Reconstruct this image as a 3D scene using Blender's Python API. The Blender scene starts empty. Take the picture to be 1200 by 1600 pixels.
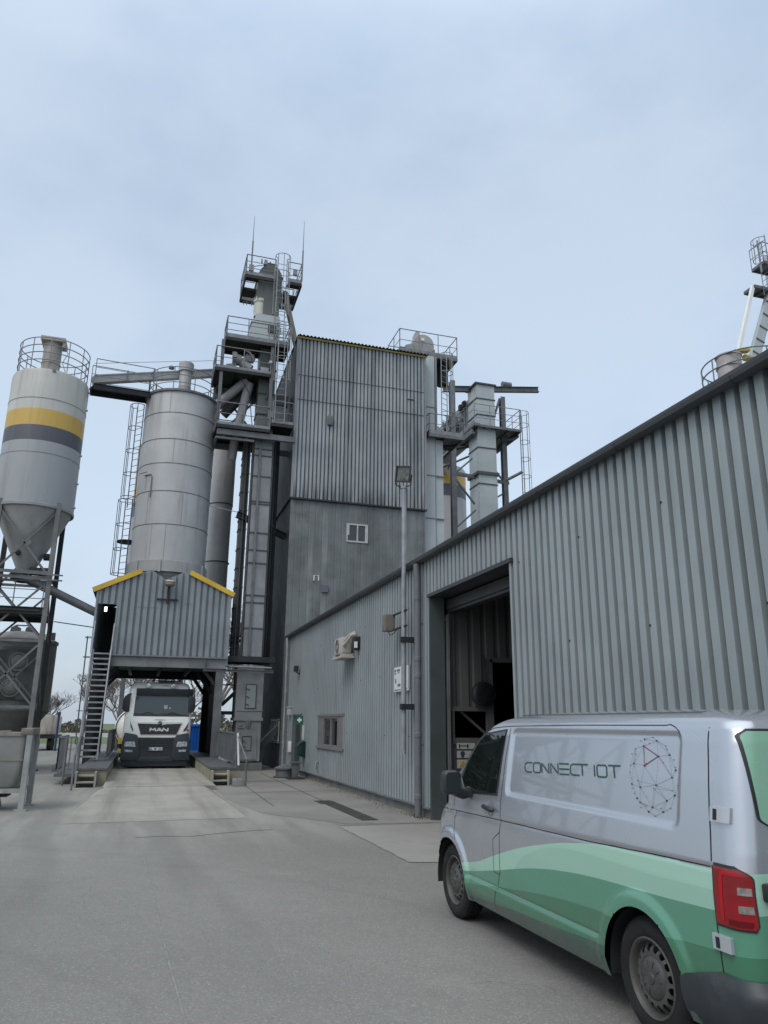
import bpy, bmesh, math, random
from math import sin, cos, pi, radians, sqrt, atan2, hypot
from mathutils import Vector, Matrix
S = bpy.context.scene
COL = S.collection
ORG = {}

# ------------------------------------------------------------------ mesh builder
def V(p): return Vector(p)
class MB:
    def __init__(s): s.v = []; s.f = []; s.m = []
    def add(s, vs, fs, mi=0):
        o = len(s.v); s.v += [tuple(p) for p in vs]
        for f in fs: s.f.append(tuple(i + o for i in f)); s.m.append(mi)
    def box(s, x0, y0, z0, x1, y1, z1, mi=0):
        s.add([(x0,y0,z0),(x1,y0,z0),(x1,y1,z0),(x0,y1,z0),(x0,y0,z1),(x1,y0,z1),(x1,y1,z1),(x0,y1,z1)],
              [(3,2,1,0),(4,5,6,7),(0,1,5,4),(1,2,6,5),(2,3,7,6),(3,0,4,7)], mi)
    def bar(s, p, q, w=.06, h=.06, mi=0, up=(0,0,1)):
        p, q = V(p), V(q); d = (q-p).normalized(); u = V(up)
        if abs(d.dot(u)) > .98: u = V((0,1,0))
        a = d.cross(u).normalized()*(w/2); b = a.cross(d).normalized()*(h/2)
        c = [p-a-b, p+a-b, p+a+b, p-a+b]; e = [x+(q-p) for x in c]
        s.add(c+e, [(3,2,1,0),(4,5,6,7),(0,1,5,4),(1,2,6,5),(2,3,7,6),(3,0,4,7)], mi)
    def ibeam(s, p, q, w, h, mi=0, t=.02, up=(0,0,1)):
        p, q = V(p), V(q); d = (q-p).normalized(); u = V(up)
        if abs(d.dot(u)) > .98: u = V((0,1,0))
        a = d.cross(u).normalized(); b = a.cross(d).normalized()
        s.bar(p, q, t, h-2*t-.004, mi, b)
        s.bar(p+b*(h/2-t/2), q+b*(h/2-t/2), w, t, mi, b); s.bar(p-b*(h/2-t/2), q-b*(h/2-t/2), w, t, mi, b)
    def tube(s, pts, r, n=8, mi=0, caps=True):
        pts = [V(p) for p in pts]; k = len(pts); rs = r if isinstance(r,(list,tuple)) else [r]*k
        vs = []; pa = None
        for i, p in enumerate(pts):
            d = (pts[min(i+1,k-1)]-pts[max(i-1,0)]).normalized()
            if pa is None:
                pa = d.orthogonal().normalized() if abs(d.z) > .9 else d.cross(V((0,0,1))).normalized()
            a = (pa - d*pa.dot(d)).normalized(); b = d.cross(a); pa = a
            vs += [p + (a*cos(2*pi*j/n)+b*sin(2*pi*j/n))*rs[i] for j in range(n)]
        fs = [(i*n+j, i*n+(j+1)%n, (i+1)*n+(j+1)%n, (i+1)*n+j) for i in range(k-1) for j in range(n)]
        if caps: fs += [tuple(range(n))[::-1], tuple(range((k-1)*n, k*n))]
        s.add(vs, fs, mi)
    def lathe(s, c, prof, n=32, mi=0, axis='z', a0=0, a1=2*pi):
        full = abs(a1-a0-2*pi) < 1e-6; m = n if full else n+1; vs = []
        for r, h in prof:
            for j in range(m):
                a = a0+(a1-a0)*j/n; x, y = r*cos(a), r*sin(a)
                if axis == 'z': q = (x, y, h)
                elif axis == 'y': q = (x, h, y)
                else: q = (h, x, y)
                vs.append((c[0]+q[0], c[1]+q[1], c[2]+q[2]))
        fs = []
        for i in range(len(prof)-1):
            for j in range(n):
                k = (j+1) % m
                f = (i*m+j, i*m+k, (i+1)*m+k, (i+1)*m+j)
                fs.append(f[::-1] if axis == 'y' else f)
        s.add(vs, fs, mi)
    def disc(s, c, r, n=24, mi=0, axis='z'):
        vs = []
        for j in range(n):
            a = 2*pi*j/n; x, y = r*cos(a), r*sin(a)
            q = {'z':(x,y,0),'y':(x,0,y),'x':(0,x,y)}[axis]
            vs.append((c[0]+q[0], c[1]+q[1], c[2]+q[2]))
        s.add(vs, [tuple(range(n))], mi)
    def ring(s, c, R, r, a0=0, a1=2*pi, n=40, k=6, mi=0):
        full = abs(a1-a0-2*pi) < 1e-6
        pts = [(c[0]+R*cos(a0+(a1-a0)*i/n), c[1]+R*sin(a0+(a1-a0)*i/n), c[2]) for i in range(n+1)]
        s.tube(pts, r, k, mi, not full)
    def prism(s, poly, axis, t0, t1, mi=0):
        # poly: list of 2-D points; axis: 'x' -> (y,z), 'y' -> (x,z), 'z' -> (x,y)
        n = len(poly)
        def P(a, b, t): return {'x':(t,a,b),'y':(a,t,b),'z':(a,b,t)}[axis]
        vs = [P(a,b,t0) for a,b in poly]+[P(a,b,t1) for a,b in poly]
        s.add(vs, [tuple(range(n))[::-1], tuple(range(n,2*n))]+[(i,(i+1)%n,n+(i+1)%n,n+i) for i in range(n)], mi)
    def quad(s, a, b, c, d, mi=0): s.add([a,b,c,d], [(0,1,2,3)], mi)
    def build(s, name, mats, parent=None, smooth=35, bevel=0, label=None, recalc=True):
        o = ORG.get(parent.name, V((0,0,0))) if parent is not None else V((0,0,0))
        me = bpy.data.meshes.new(name)
        me.from_pydata([(x-o.x, y-o.y, z-o.z) for x,y,z in s.v], [], s.f)
        if not isinstance(mats,(list,tuple)): mats = [mats]
        for m in mats: me.materials.append(m)
        me.polygons.foreach_set('material_index', s.m)
        if bevel or recalc:
            bm = bmesh.new(); bm.from_mesh(me)
            if recalc: bmesh.ops.recalc_face_normals(bm, faces=bm.faces)
            if bevel:
                es = [e for e in bm.edges if len(e.link_faces)==2 and e.calc_face_angle(0) > .6]
                bmesh.ops.bevel(bm, geom=es, offset=bevel, segments=2, affect='EDGES', profile=.6, clamp_overlap=True)
            bm.to_mesh(me); bm.free()
        me.update()
        if smooth:
            me.polygons.foreach_set('use_smooth', [True]*len(me.polygons)); me.set_sharp_from_angle(angle=radians(smooth))
        ob = bpy.data.objects.new(name, me); COL.objects.link(ob)
        if parent is not None: ob.parent = parent; ORG[ob.name] = o
        if label: ob['label'] = label
        return ob

def split(mb, name, mats, parent, **kw):
    """build every connected piece of mb as an object of its own"""
    par = list(range(len(mb.v)))
    def find(i):
        while par[i] != i: par[i] = par[par[i]]; i = par[i]
        return i
    for f in mb.f:
        for i in f[1:]: par[find(i)] = find(f[0])
    groups = {}
    for f, m in zip(mb.f, mb.m): groups.setdefault(find(f[0]), []).append((f, m))
    for fs in groups.values():
        ids = sorted({i for f, _ in fs for i in f}); ix = {i: k for k, i in enumerate(ids)}
        b = MB(); b.v = [mb.v[i] for i in ids]; b.f = [tuple(ix[i] for i in f) for f, _ in fs]; b.m = [m for _, m in fs]
        b.build(name, mats, parent, **kw)
def thing(name, label, cat, loc, group=None):
    e = bpy.data.objects.new(name, None); COL.objects.link(e); e.empty_display_size = .2
    e.location = loc; ORG[e.name] = V(loc); e['label'] = label; e['category'] = cat
    if group: e['group'] = group
    return e
def tag(o, label, cat, group=None):
    o['label'] = label; o['category'] = cat
    if group: o['group'] = group
    return o
def struct(o): o['kind'] = 'structure'; return o

# ------------------------------------------------------------------ materials
def newmat(name):
    m = bpy.data.materials.new(name); m.use_nodes = True
    n = m.node_tree; b = n.nodes['Principled BSDF']
    return m, n, b
def c4(c): return (c[0], c[1], c[2], 1)
def node(n, t, **kw):
    x = n.nodes.new(t)
    for k, v in kw.items(): setattr(x, k, v)
    return x
def mixc(n, fac, a, b, blend='MIX'):
    x = node(n, 'ShaderNodeMix', data_type='RGBA', blend_type=blend)
    for i, val in ((0,fac),(6,a),(7,b)):
        if hasattr(val,'links') or hasattr(val,'is_output'): n.links.new(val, x.inputs[i])
        elif i == 0: x.inputs[0].default_value = val
        else: x.inputs[i].default_value = c4(val)
    return x.outputs[2]
def math_(n, op, a, b=None, c=None, clamp=False):
    x = node(n, 'ShaderNodeMath', operation=op, use_clamp=clamp)
    for i, val in enumerate((a,b,c)):
        if val is None: continue
        if hasattr(val,'is_output'): n.links.new(val, x.inputs[i])
        else: x.inputs[i].default_value = val
    return x.outputs[0]
def coords(n, scale=(1,1,1)):
    t = node(n,'ShaderNodeTexCoord'); mp = node(n,'ShaderNodeMapping')
    n.links.new(t.outputs['Object'], mp.inputs[0]); mp.inputs['Scale'].default_value = scale
    return mp.outputs[0]
def noise(n, vec, scale, detail=4, rough=.55):
    x = node(n,'ShaderNodeTexNoise'); x.inputs['Scale'].default_value = scale; x.inputs['Detail'].default_value = detail
    x.inputs['Roughness'].default_value = rough; n.links.new(vec, x.inputs['Vector']); return x.outputs['Fac']
def ramp(n, fac, a, b):
    x = node(n,'ShaderNodeMapRange', interpolation_type='SMOOTHSTEP'); n.links.new(fac, x.inputs[0])
    x.inputs[1].default_value = a; x.inputs[2].default_value = b; return x.outputs[0]
def bump(n, b, h, strength=.2, dist=.01):
    x = node(n,'ShaderNodeBump'); x.inputs['Strength'].default_value = strength; x.inputs['Distance'].default_value = dist
    n.links.new(h, x.inputs['Height']); n.links.new(x.outputs[0], b.inputs['Normal'])
def M(name, col, rough=.55, metal=0., var=.12, scale=1.5, streak=.0, streakcol=(.03,.03,.028), sscale=5., dirt=0., dirtcol=(.06,.05,.04), dscale=.8, bmp=0., coat=0., spec=.5):
    m, n, b = newmat(name)
    v = coords(n)
    f = noise(n, v, scale)
    c = mixc(n, ramp(n, f, .3, .7), [x*(1-var) for x in col], [min(1,x*(1+var)) for x in col])
    if streak:
        vs = coords(n, (sscale, sscale, sscale*.05))
        g = noise(n, vs, 1., 5, .6); g2 = noise(n, coords(n), .5, 3)
        k = math_(n,'MULTIPLY', ramp(n, g, .48, .75), ramp(n, g2, .35, .65))
        c = mixc(n, math_(n,'MULTIPLY',k,streak), c, streakcol)
    if dirt:
        d = noise(n, v, dscale*3, 6, .7)
        c = mixc(n, math_(n,'MULTIPLY',ramp(n, d, .5, .72),dirt), c, dirtcol)
    n.links.new(c, b.inputs['Base Color'])
    fr = noise(n, v, scale*4, 3)
    rr = math_(n,'MULTIPLY_ADD', fr, .3, rough-.15, True)
    n.links.new(rr, b.inputs['Roughness'])
    b.inputs['Metallic'].default_value = metal; b.inputs['Coat Weight'].default_value = coat
    b.inputs['Specular IOR Level'].default_value = spec
    if bmp: bump(n, b, noise(n, v, scale*8, 5), bmp, .02)
    return m
def plain(name, col, rough=.5, metal=0., spec=.5, emit=None):
    m, n, b = newmat(name)
    b.inputs['Base Color'].default_value = c4(col); b.inputs['Roughness'].default_value = rough; b.inputs['Metallic'].default_value = metal
    b.inputs['Specular IOR Level'].default_value = spec
    if emit: b.inputs['Emission Color'].default_value = c4(col); b.inputs['Emission Strength'].default_value = emit
    return m
def glassy(name, col, rough=.03):
    m, n, b = newmat(name)
    b.inputs['Base Color'].default_value = c4(col); b.inputs['Roughness'].default_value = rough
    b.inputs['Specular IOR Level'].default_value = .7; b.inputs['Coat Weight'].default_value = .3
    return m

m_clad = M('grey_cladding_paint', (.27,.305,.315), .42, .0, .08, .6, .35, (.09,.10,.10), 4, .12, (.10,.105,.10), .6)
def towerclad():
    m, n, b = newmat('tower_cladding_zinc')
    v = coords(n); vz = coords(n,(2.2,2.2,.22)); vf = coords(n,(7,7,.35))
    c = mixc(n, ramp(n, noise(n, v, .5, 3), .35, .65), (.25,.275,.285), (.33,.355,.36))
    c = mixc(n, math_(n,'MULTIPLY',ramp(n, noise(n, vz, .55, 5, .6), .46, .66),.8), c, (.115,.135,.14))
    c = mixc(n, math_(n,'MULTIPLY',ramp(n, noise(n, vf, .7, 5, .7), .55, .75),.6), c, (.09,.10,.098))
    sm_ = math_(n,'MULTIPLY',ramp(n, noise(n, coords(n,(9,9,.9)), .8, 4, .6), .60, .72), ramp(n, noise(n, v, .35, 2), .5, .6))
    c = mixc(n, math_(n,'MULTIPLY',sm_,.75), c, (.45,.48,.49))
    tc = node(n,'ShaderNodeTexCoord'); sp = node(n,'ShaderNodeSeparateXYZ'); n.links.new(tc.outputs['Object'], sp.inputs[0]); z = sp.outputs[2]
    soot = math_(n,'MULTIPLY', ramp(n, z, 12.6, 11.4), ramp(n, noise(n, vf, .6, 4), .38, .6))
    c = mixc(n, math_(n,'MULTIPLY',soot,.8), c, (.05,.055,.055))
    n.links.new(c, b.inputs['Base Color']); b.inputs['Roughness'].default_value = .45
    return m
m_tower = towerclad()
m_towerlow = M('dark_teal_panel', (.125,.136,.134), .45, 0, .3, .6, .9, (.28,.295,.29), 1.7, .6, (.06,.063,.06), .3)
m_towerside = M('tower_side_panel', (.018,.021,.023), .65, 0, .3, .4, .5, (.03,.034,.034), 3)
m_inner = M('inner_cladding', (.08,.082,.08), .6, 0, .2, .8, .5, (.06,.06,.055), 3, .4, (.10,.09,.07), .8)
m_gable = M('gable_cladding', (.215,.24,.255), .5, 0, .1, .7, .55, (.10,.105,.105), 5, .2, (.10,.10,.095), .8)
m_silo = M('silo_grey_steel', (.39,.393,.392), .5, 0, .1, .5, .8, (.19,.185,.18), 2.5, .2, (.22,.215,.2), .5)
m_duct = M('grey_duct_steel', (.335,.335,.33), .5, 0, .12, .6, .35, (.15,.15,.15), 3)
m_headgrey = M('head_casing', (.105,.112,.108), .5, 0, .2, .8, .5, (.08,.085,.075), 4, .3, (.09,.09,.08), .7)
m_casing = M('elevator_casing', (.215,.222,.225), .5, 0, .2, .8, .5, (.11,.11,.11), 4, .3, (.13,.13,.125), .7)
m_casing_dk = M('dark_casing', (.06,.062,.062), .6, 0, .2, 1, .4, (.04,.04,.04), 4)
m_white = M('pale_grey_casing', (.40,.435,.44), .45, 0, .08, .8, .25, (.22,.23,.22), 4)
m_galv = M('galvanised_steel', (.27,.285,.295), .45, .3, .2, 3, 0)
m_steel = M('grey_painted_steel', (.12,.126,.13), .5, 0, .2, 2, .3, (.07,.07,.065), 4)
m_darksteel = M('dark_sooty_steel', (.02,.021,.022), .75, 0, .3, 1.5, 0, dirt=.3)
m_rail = M('dull_rail_steel', (.19,.197,.20), .5, .2, .2, 4)
m_palerail = M('pale_rail_steel', (.24,.255,.25), .5, .1, .15, 4)
m_gutter = M('dark_gutter', (.036,.038,.042), .45, .0, .15, 1, .3, (.04,.04,.04), 3)
m_yellow = M('yellow_trim', (.56,.36,.035), .5, 0, .12, 1.2, .4, (.25,.19,.06), 6)
m_concrete = M('pale_concrete', (.30,.285,.25), .85, 0, .15, .9, 0, dirt=.35, dirtcol=(.15,.14,.12), bmp=.15)
m_mosscon = M('mossy_concrete', (.25,.235,.17), .9, 0, .2, 1.5, .5, (.10,.10,.05), 4, .4, (.13,.13,.07), 1)
m_plinth = M('plinth_concrete', (.15,.15,.145), .85, 0, .2, 2, .4, (.07,.07,.06), 5, bmp=.2)
m_black = M('black_plastic', (.022,.023,.025), .5, 0, .15, 6)
m_rubber = M('tyre_rubber', (.017,.017,.018), .85, 0, .25, 6, dirt=.5, dirtcol=(.045,.042,.037), dscale=2, spec=.25)
m_rim = M('dull_steel_rim', (.07,.068,.063), .55, .1, .2, 6, dirt=.6, dirtcol=(.065,.058,.05), dscale=2)
m_glass = glassy('dark_glass', (.012,.016,.017))
m_white_p = M('white_paint', (.76,.76,.71), .35, 0, .05, 1, coat=.3)
m_whiteframe = M('white_window_frame', (.40,.40,.38), .5, 0, .1, 3)
m_greyframe = M('grey_window_frame', (.17,.16,.16), .55, 0, .12, 3)
m_rust = M('rusty_steel', (.22,.20,.17), .7, 0, .2, 2, .6, (.15,.07,.035), 3, .6, (.14,.075,.045), 1)
m_rustbox = M('rusted_sheet', (.165,.15,.135), .7, 0, .25, 4, dirt=.6, dirtcol=(.16,.08,.04), dscale=1.5)
m_beige = M('beige_plastic', (.42,.40,.35), .5, 0, .06, 2)
m_grate = M('grating_steel', (.10,.105,.11), .6, .2, .2, 5)
m_bark = M('grey_bark', (.17,.15,.135), .9, 0, .25, 3)
m_twig = M('twig_bark', (.15,.13,.115), .9, 0, .2, 3)

# ------------------------------------------------------------------ generic pieces
def corr(mb, p0, p1, z0, z1, nrm, pitch=.2, depth=.04, crown=.55, flank=.12, holes=(), mi=0):
    """trapezoidal cladding between plan points p0 and p1; crowns on the line, valleys 'depth' behind it (nrm points outward)"""
    p0, p1 = V((p0[0],p0[1],0)), V((p1[0],p1[1],0)); L = (p1-p0).length; d = (p1-p0)/L; nv = V((nrm[0],nrm[1],0)).normalized()
    zt = z1 if callable(z1) else (lambda u: z1)
    br = []; u = 0.
    seq = [(0,0),(crown,0),(crown+flank,1),(1-flank,1)]
    k = 0
    while u < L+pitch:
        for f, dd in seq: br.append((u+f*pitch, dd))
        u += pitch
    def off(x):
        for (a,da),(b,db) in zip(br, br[1:]):
            if a <= x <= b: return (da+(db-da)*(x-a)/(b-a))*depth
        return 0
    us = sorted(set([round(a,5) for a,_ in br if 0 <= a <= L]+[0.,round(L,5)]+[round(h[i],5) for h in holes for i in (0,1) if 0 < h[i] < L]))
    for a, b in zip(us, us[1:]):
        if b-a < 1e-4: continue
        m = (a+b)/2; iv = [(z0, None)]
        hs = sorted([(h[2],h[3]) for h in holes if h[0]-1e-4 <= m <= h[1]+1e-4])
        segs = []; cur = z0
        for h0, h1 in hs:
            if h0 > cur: segs.append((cur, h0))
            cur = max(cur, h1)
        segs.append((cur, 'top'))
        qa = p0+d*a-nv*off(a+1e-6 if a < L else a); qb = p0+d*b-nv*off(b-1e-6)
        for s0, s1 in segs:
            ta, tb = (zt(a), zt(b)) if s1 == 'top' else (s1, s1)
            if ta <= s0+1e-4 and tb <= s0+1e-4: continue
            mb.add([(qa.x,qa.y,s0),(qb.x,qb.y,s0),(qb.x,qb.y,max(tb,s0)),(qa.x,qa.y,max(ta,s0))], [(0,1,2,3)], mi)
def railing(mb, pts, h=1.05, rails=(.5,1.), step=1.2, toe=.12, r=.022, mi=0, n=6):
    for p, q in zip(pts, pts[1:]):
        p, q = V(p), V(q); L = (q-p).length; k = max(1, round(L/step))
        for f in rails: mb.tube([p+V((0,0,h*f)), q+V((0,0,h*f))], r*(1.1 if f == rails[-1] else .75), n, mi)
        for i in range(k+1):
            a = p+(q-p)*(i/k); mb.tube([a, a+V((0,0,h))], r, n, mi)
        if toe: mb.bar(p+V((0,0,toe/2)), q+V((0,0,toe/2)), .012, toe, mi)
def ladder(mb, x, y, z0, z1, face, cage=None, w=.45, mi=0, cr=.36, r=.022, step=.3):
    """face: unit vector pointing to the climber's side"""
    fx, fy = face; sx, sy = -fy, fx
    for s in (-1,1): mb.tube([(x+sx*s*w/2, y+sy*s*w/2, z0), (x+sx*s*w/2, y+sy*s*w/2, z1)], r, 6, mi)
    z = z0+.15
    while z < z1: mb.tube([(x+sx*w/2,y+sy*w/2,z),(x-sx*w/2,y-sy*w/2,z)], .014, 5, mi); z += step
    if cage is not None:
        a0 = atan2(sy, sx); angs = [a0-pi*i/8 for i in range(9)]
        if cos(angs[4])*fx+sin(angs[4])*fy < 0: angs = [a0+pi*i/8 for i in range(9)]
        def pt(a, z): return (x+fx*.12+cr*cos(a)*1.0, y+fy*.12+cr*sin(a)*1.0, z)
        z = cage; zs = []
        while z <= z1+.01: zs.append(z); z += 1.1
        if z1-zs[-1] > .3: zs.append(z1)
        for z in zs:
            mb.tube([(x+sx*w/2,y+sy*w/2,z)]+[pt(a,z) for a in angs]+[(x-sx*w/2,y-sy*w/2,z)], .018, 5, mi)
        for a in angs[::2]: mb.tube([pt(a,cage),pt(a,zs[-1])], .016, 5, mi)
def ringrail(mb, c, R, z, h=1.05, rails=(.33,.66,1.), posts=14, r=.02, mi=0, a0=0, a1=2*pi):
    for f in rails: mb.ring((c[0],c[1],z+h*f), R, r, a0, a1, 48, 6, mi)
    for i in range(posts): 
        a = a0+(a1-a0)*i/posts; mb.tube([(c[0]+R*cos(a),c[1]+R*sin(a),z),(c[0]+R*cos(a),c[1]+R*sin(a),z+h)], r, 6, mi)
SUN_E = 1.05
CLOUD_A = (.43,.53,.65); CLOUD_B = (.55,.64,.745)
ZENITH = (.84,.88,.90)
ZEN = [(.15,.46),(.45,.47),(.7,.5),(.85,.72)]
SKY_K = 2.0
EXPO = 0.
SCR = [(.22,11.75),(.33,8.35),(.38,6.84),(.44,5.46),(.46,4.6)]
# ------------------------------------------------------------------ ground
def asphalt():
    m, n, b = newmat('worn_asphalt')
    v = coords(n)
    big = noise(n, v, .16, 5, .6); mid = noise(n, v, 1.3, 5, .65)
    c = mixc(n, ramp(n, big, .35, .68), (.168,.163,.149), (.216,.21,.194))
    c = mixc(n, math_(n,'MULTIPLY',ramp(n, mid, .45, .75),.35), c, (.138,.134,.124))
    # faint curved tyre polish: stretched rings round a far centre
    tc = node(n,'ShaderNodeTexCoord'); sp = node(n,'ShaderNodeSeparateXYZ'); n.links.new(tc.outputs['Object'], sp.inputs[0])
    dx = math_(n,'ADD', sp.outputs[0], 14.); dy = math_(n,'ADD', sp.outputs[1], 2.)
    rr = math_(n,'SQRT', math_(n,'ADD', math_(n,'MULTIPLY',dx,dx), math_(n,'MULTIPLY',dy,dy)))
    rn = math_(n,'ADD', rr, math_(n,'MULTIPLY', noise(n, v, .35, 3), 1.6))
    cv = node(n,'ShaderNodeCombineXYZ'); n.links.new(rn, cv.inputs[0])
    tr = noise(n, cv.outputs[0], 1.7, 3, .5)
    c = mixc(n, math_(n,'MULTIPLY',ramp(n, tr, .52, .72),.42), c, (.118,.116,.112))
    # aggregate
    vo = node(n,'ShaderNodeTexVoronoi'); vo.inputs['Scale'].default_value = 85; n.links.new(v, vo.inputs['Vector'])
    se = node(n,'ShaderNodeSeparateColor'); n.links.new(vo.outputs['Color'], se.inputs[0])
    c = mixc(n, math_(n,'MULTIPLY',ramp(n, se.outputs[0], .80, .95),.38), c, (.36,.355,.34))
    c = mixc(n, math_(n,'MULTIPLY',ramp(n, se.outputs[1], .72, .95),.36), c, (.085,.083,.08))
    fn = noise(n, v, 260, 3, .7)
    c = mixc(n, math_(n,'MULTIPLY',ramp(n, fn, .4, .7),.3), c, (.27,.265,.255))
    sp2 = noise(n, v, 9, 2)
    # small pale chips
    vo2 = node(n,'ShaderNodeTexVoronoi'); vo2.inputs['Scale'].default_value = 22; n.links.new(v, vo2.inputs['Vector'])
    chip = math_(n,'LESS_THAN', vo2.outputs['Distance'], .13)
    se2 = node(n,'ShaderNodeSeparateColor'); n.links.new(vo2.outputs['Color'], se2.inputs[0])
    chip = math_(n,'MULTIPLY', chip, math_(n,'GREATER_THAN', se2.outputs[2], .72))
    c = mixc(n, math_(n,'MULTIPLY',chip,.3), c, (.36,.35,.33))
    # cracks: thin borders of large distorted cells, only in places
    vw = node(n,'ShaderNodeVectorMath', operation='ADD'); nz = node(n,'ShaderNodeTexNoise'); nz.inputs['Scale'].default_value = 1.2; n.links.new(v, nz.inputs['Vector'])
    n.links.new(v, vw.inputs[0]); n.links.new(nz.outputs['Color'], vw.inputs[1])
    vc = node(n,'ShaderNodeTexVoronoi', feature='DISTANCE_TO_EDGE'); vc.inputs['Scale'].default_value = .27; n.links.new(vw.outputs[0], vc.inputs['Vector'])
    ck = math_(n,'MULTIPLY', math_(n,'LESS_THAN', vc.outputs['Distance'], .0016), ramp(n, noise(n, v, .4, 2), .5, .56))
    c = mixc(n, math_(n,'MULTIPLY',ck,.3), c, (.06,.058,.055))
    X_, Y_ = sp.outputs[0], sp.outputs[1]
    dn = noise(n, v, .55, 6, .65); dn2 = noise(n, coords(n,(1.6,.22,1)), .9, 5, .6)
    toe = math_(n,'MULTIPLY', ramp(n, Y_, 10.5, 15.5), ramp(n, math_(n,'ABSOLUTE', math_(n,'SUBTRACT', X_, .6)), 6.5, 1.5))
    c = mixc(n, math_(n,'MULTIPLY',math_(n,'MULTIPLY', toe, ramp(n, dn2, .35, .62)),.75), c, (.29,.282,.258))
    c = mixc(n, math_(n,'MULTIPLY',ramp(n, dn, .56, .74),.45), c, (.272,.265,.245))
    oil = noise(n, v, .42, 3, .5)
    c = mixc(n, math_(n,'MULTIPLY',ramp(n, oil, .66, .74),.45), c, (.105,.103,.098))
    trk = math_(n,'ADD', X_, math_(n,'MULTIPLY', Y_, .06)); wob = math_(n,'MULTIPLY', math_(n,'SUBTRACT', noise(n, v, .25, 2), .5), .9); trk = math_(n,'ADD', trk, wob)
    for off in (-.5,1.35):
        t_ = ramp(n, math_(n,'ABSOLUTE', math_(n,'SUBTRACT', trk, off)), .34, .12)
        c = mixc(n, math_(n,'MULTIPLY', math_(n,'MULTIPLY', t_, ramp(n, Y_, 5., 9.)), math_(n,'MULTIPLY', ramp(n, dn2, .3, .6), .34)), c, (.12,.118,.112))
    n.links.new(c, b.inputs['Base Color']); b.inputs['Roughness'].default_value = .88; b.inputs['Specular IOR Level'].default_value = .3
    h = math_(n,'ADD', math_(n,'MULTIPLY',se.outputs[0],.5), math_(n,'MULTIPLY',fn,.6))
    bump(n, b, h, .55, .006)
    return m
m_asph = asphalt()
m_apron = M('dusty_concrete_apron', (.20,.194,.178), .88, 0, .14, .5, 0, dirt=.45, dirtcol=(.13,.127,.12), dscale=.35, bmp=.1)
def rampmat():
    m, n, b = newmat('ramp_concrete'); v = coords(n)
    c = mixc(n, ramp(n, noise(n, v, .7, 5, .6), .3, .7), (.255,.244,.214), (.325,.313,.28))
    st = noise(n, coords(n,(2.4,.12,1)), 1., 5, .6)
    c = mixc(n, math_(n,'MULTIPLY',ramp(n, st, .48, .7),.6), c, (.175,.168,.152))
    c = mixc(n, math_(n,'MULTIPLY',ramp(n, noise(n, v, 1.1, 6, .7), .52, .7),.4), c, (.19,.183,.166))
    tc = node(n,'ShaderNodeTexCoord'); sp = node(n,'ShaderNodeSeparateXYZ'); n.links.new(tc.outputs['Object'], sp.inputs[0])
    wob = math_(n,'MULTIPLY', math_(n,'SUBTRACT', noise(n, v, .4, 2), .5), .5)
    ax = math_(n,'ABSOLUTE', math_(n,'ADD', math_(n,'SUBTRACT', sp.outputs[0], .62), wob))
    t_ = ramp(n, math_(n,'ABSOLUTE', math_(n,'SUBTRACT', ax, 1.0)), .42, .1)
    c = mixc(n, math_(n,'MULTIPLY', t_, math_(n,'MULTIPLY', ramp(n, st, .3, .6), .5)), c, (.15,.145,.132))
    edge = math_(n,'MULTIPLY', ramp(n, math_(n,'ADD', sp.outputs[1], math_(n,'MULTIPLY', noise(n, v, 1.3, 5), 1.6)), 17.6, 16.2), .38)
    c = mixc(n, edge, c, (.2,.194,.178))
    n.links.new(c, b.inputs['Base Color']); b.inputs['Roughness'].default_value = .88; bump(n, b, noise(n, v, 14, 4), .15, .01)
    return m
m_ramp = rampmat()
m_ramp_plain = M('ramp_concrete_plain', (.29,.278,.246), .85, 0, .12, .7, 0, dirt=.55, dirtcol=(.19,.183,.168), dscale=.25, bmp=.12)
m_pad = M('pad_concrete', (.25,.242,.222), .88, 0, .12, .6, 0, dirt=.5, dirtcol=(.17,.163,.148), dscale=.4, bmp=.1)
m_field = M('spring_grass', (.085,.12,.04), .95, 0, .3, .6)
m_seam = plain('seam_tar', (.10,.097,.09), .85)
m_pale = M('pale_line', (.225,.22,.205), .9, 0, .2, 5)

g = MB(); g.quad((-300,-60,0),(300,-60,0),(300,72,0),(-300,72,0)); struct(g.build('ground', m_asph, recalc=False))
g = MB(); g.quad((-500,72,-.01),(500,72,-.01),(500,900,-.01),(-500,900,-.01)); struct(g.build('field', m_field, recalc=False))
g = MB(); g.add([(2.6,16.6,.004),(3.9,14.6,.004),(5.72,14.4,.004),(5.72,46,.004),(2.2,46,.004),(2.2,20,.004)], [(0,1,2,3,4,5)]); struct(g.build('concrete_apron', m_apron, recalc=False))
g = MB(); random.seed(8)
pts = []
for a, c_ in (((3.65,10.45),(5.72,10.0)),((5.72,10.0),(5.72,14.25)),((5.72,14.25),(3.63,14.25)),((3.63,14.25),(3.65,10.45))):
    for i in range(24): f = i/24; pts.append((a[0]+(c_[0]-a[0])*f+random.uniform(-.02,.02), a[1]+(c_[1]-a[1])*f+random.uniform(-.02,.02), .008))
g.add(pts, [tuple(range(len(pts)))]); struct(g.build('door_apron', m_pad, recalc=False))
g = MB()
for p, q in (((3.64,14.30),(5.5,14.36)),((3.0,21.5),(5.6,21.7)),((3.1,25.6),(5.6,25.8)),((3.05,18),(3.3,30)),((4.4,19),(4.5,30))):
    g.bar((p[0],p[1],.013),(q[0],q[1],.013),.018,.003)
struct(g.build('pavement_joints', m_seam, recalc=False))
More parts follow.
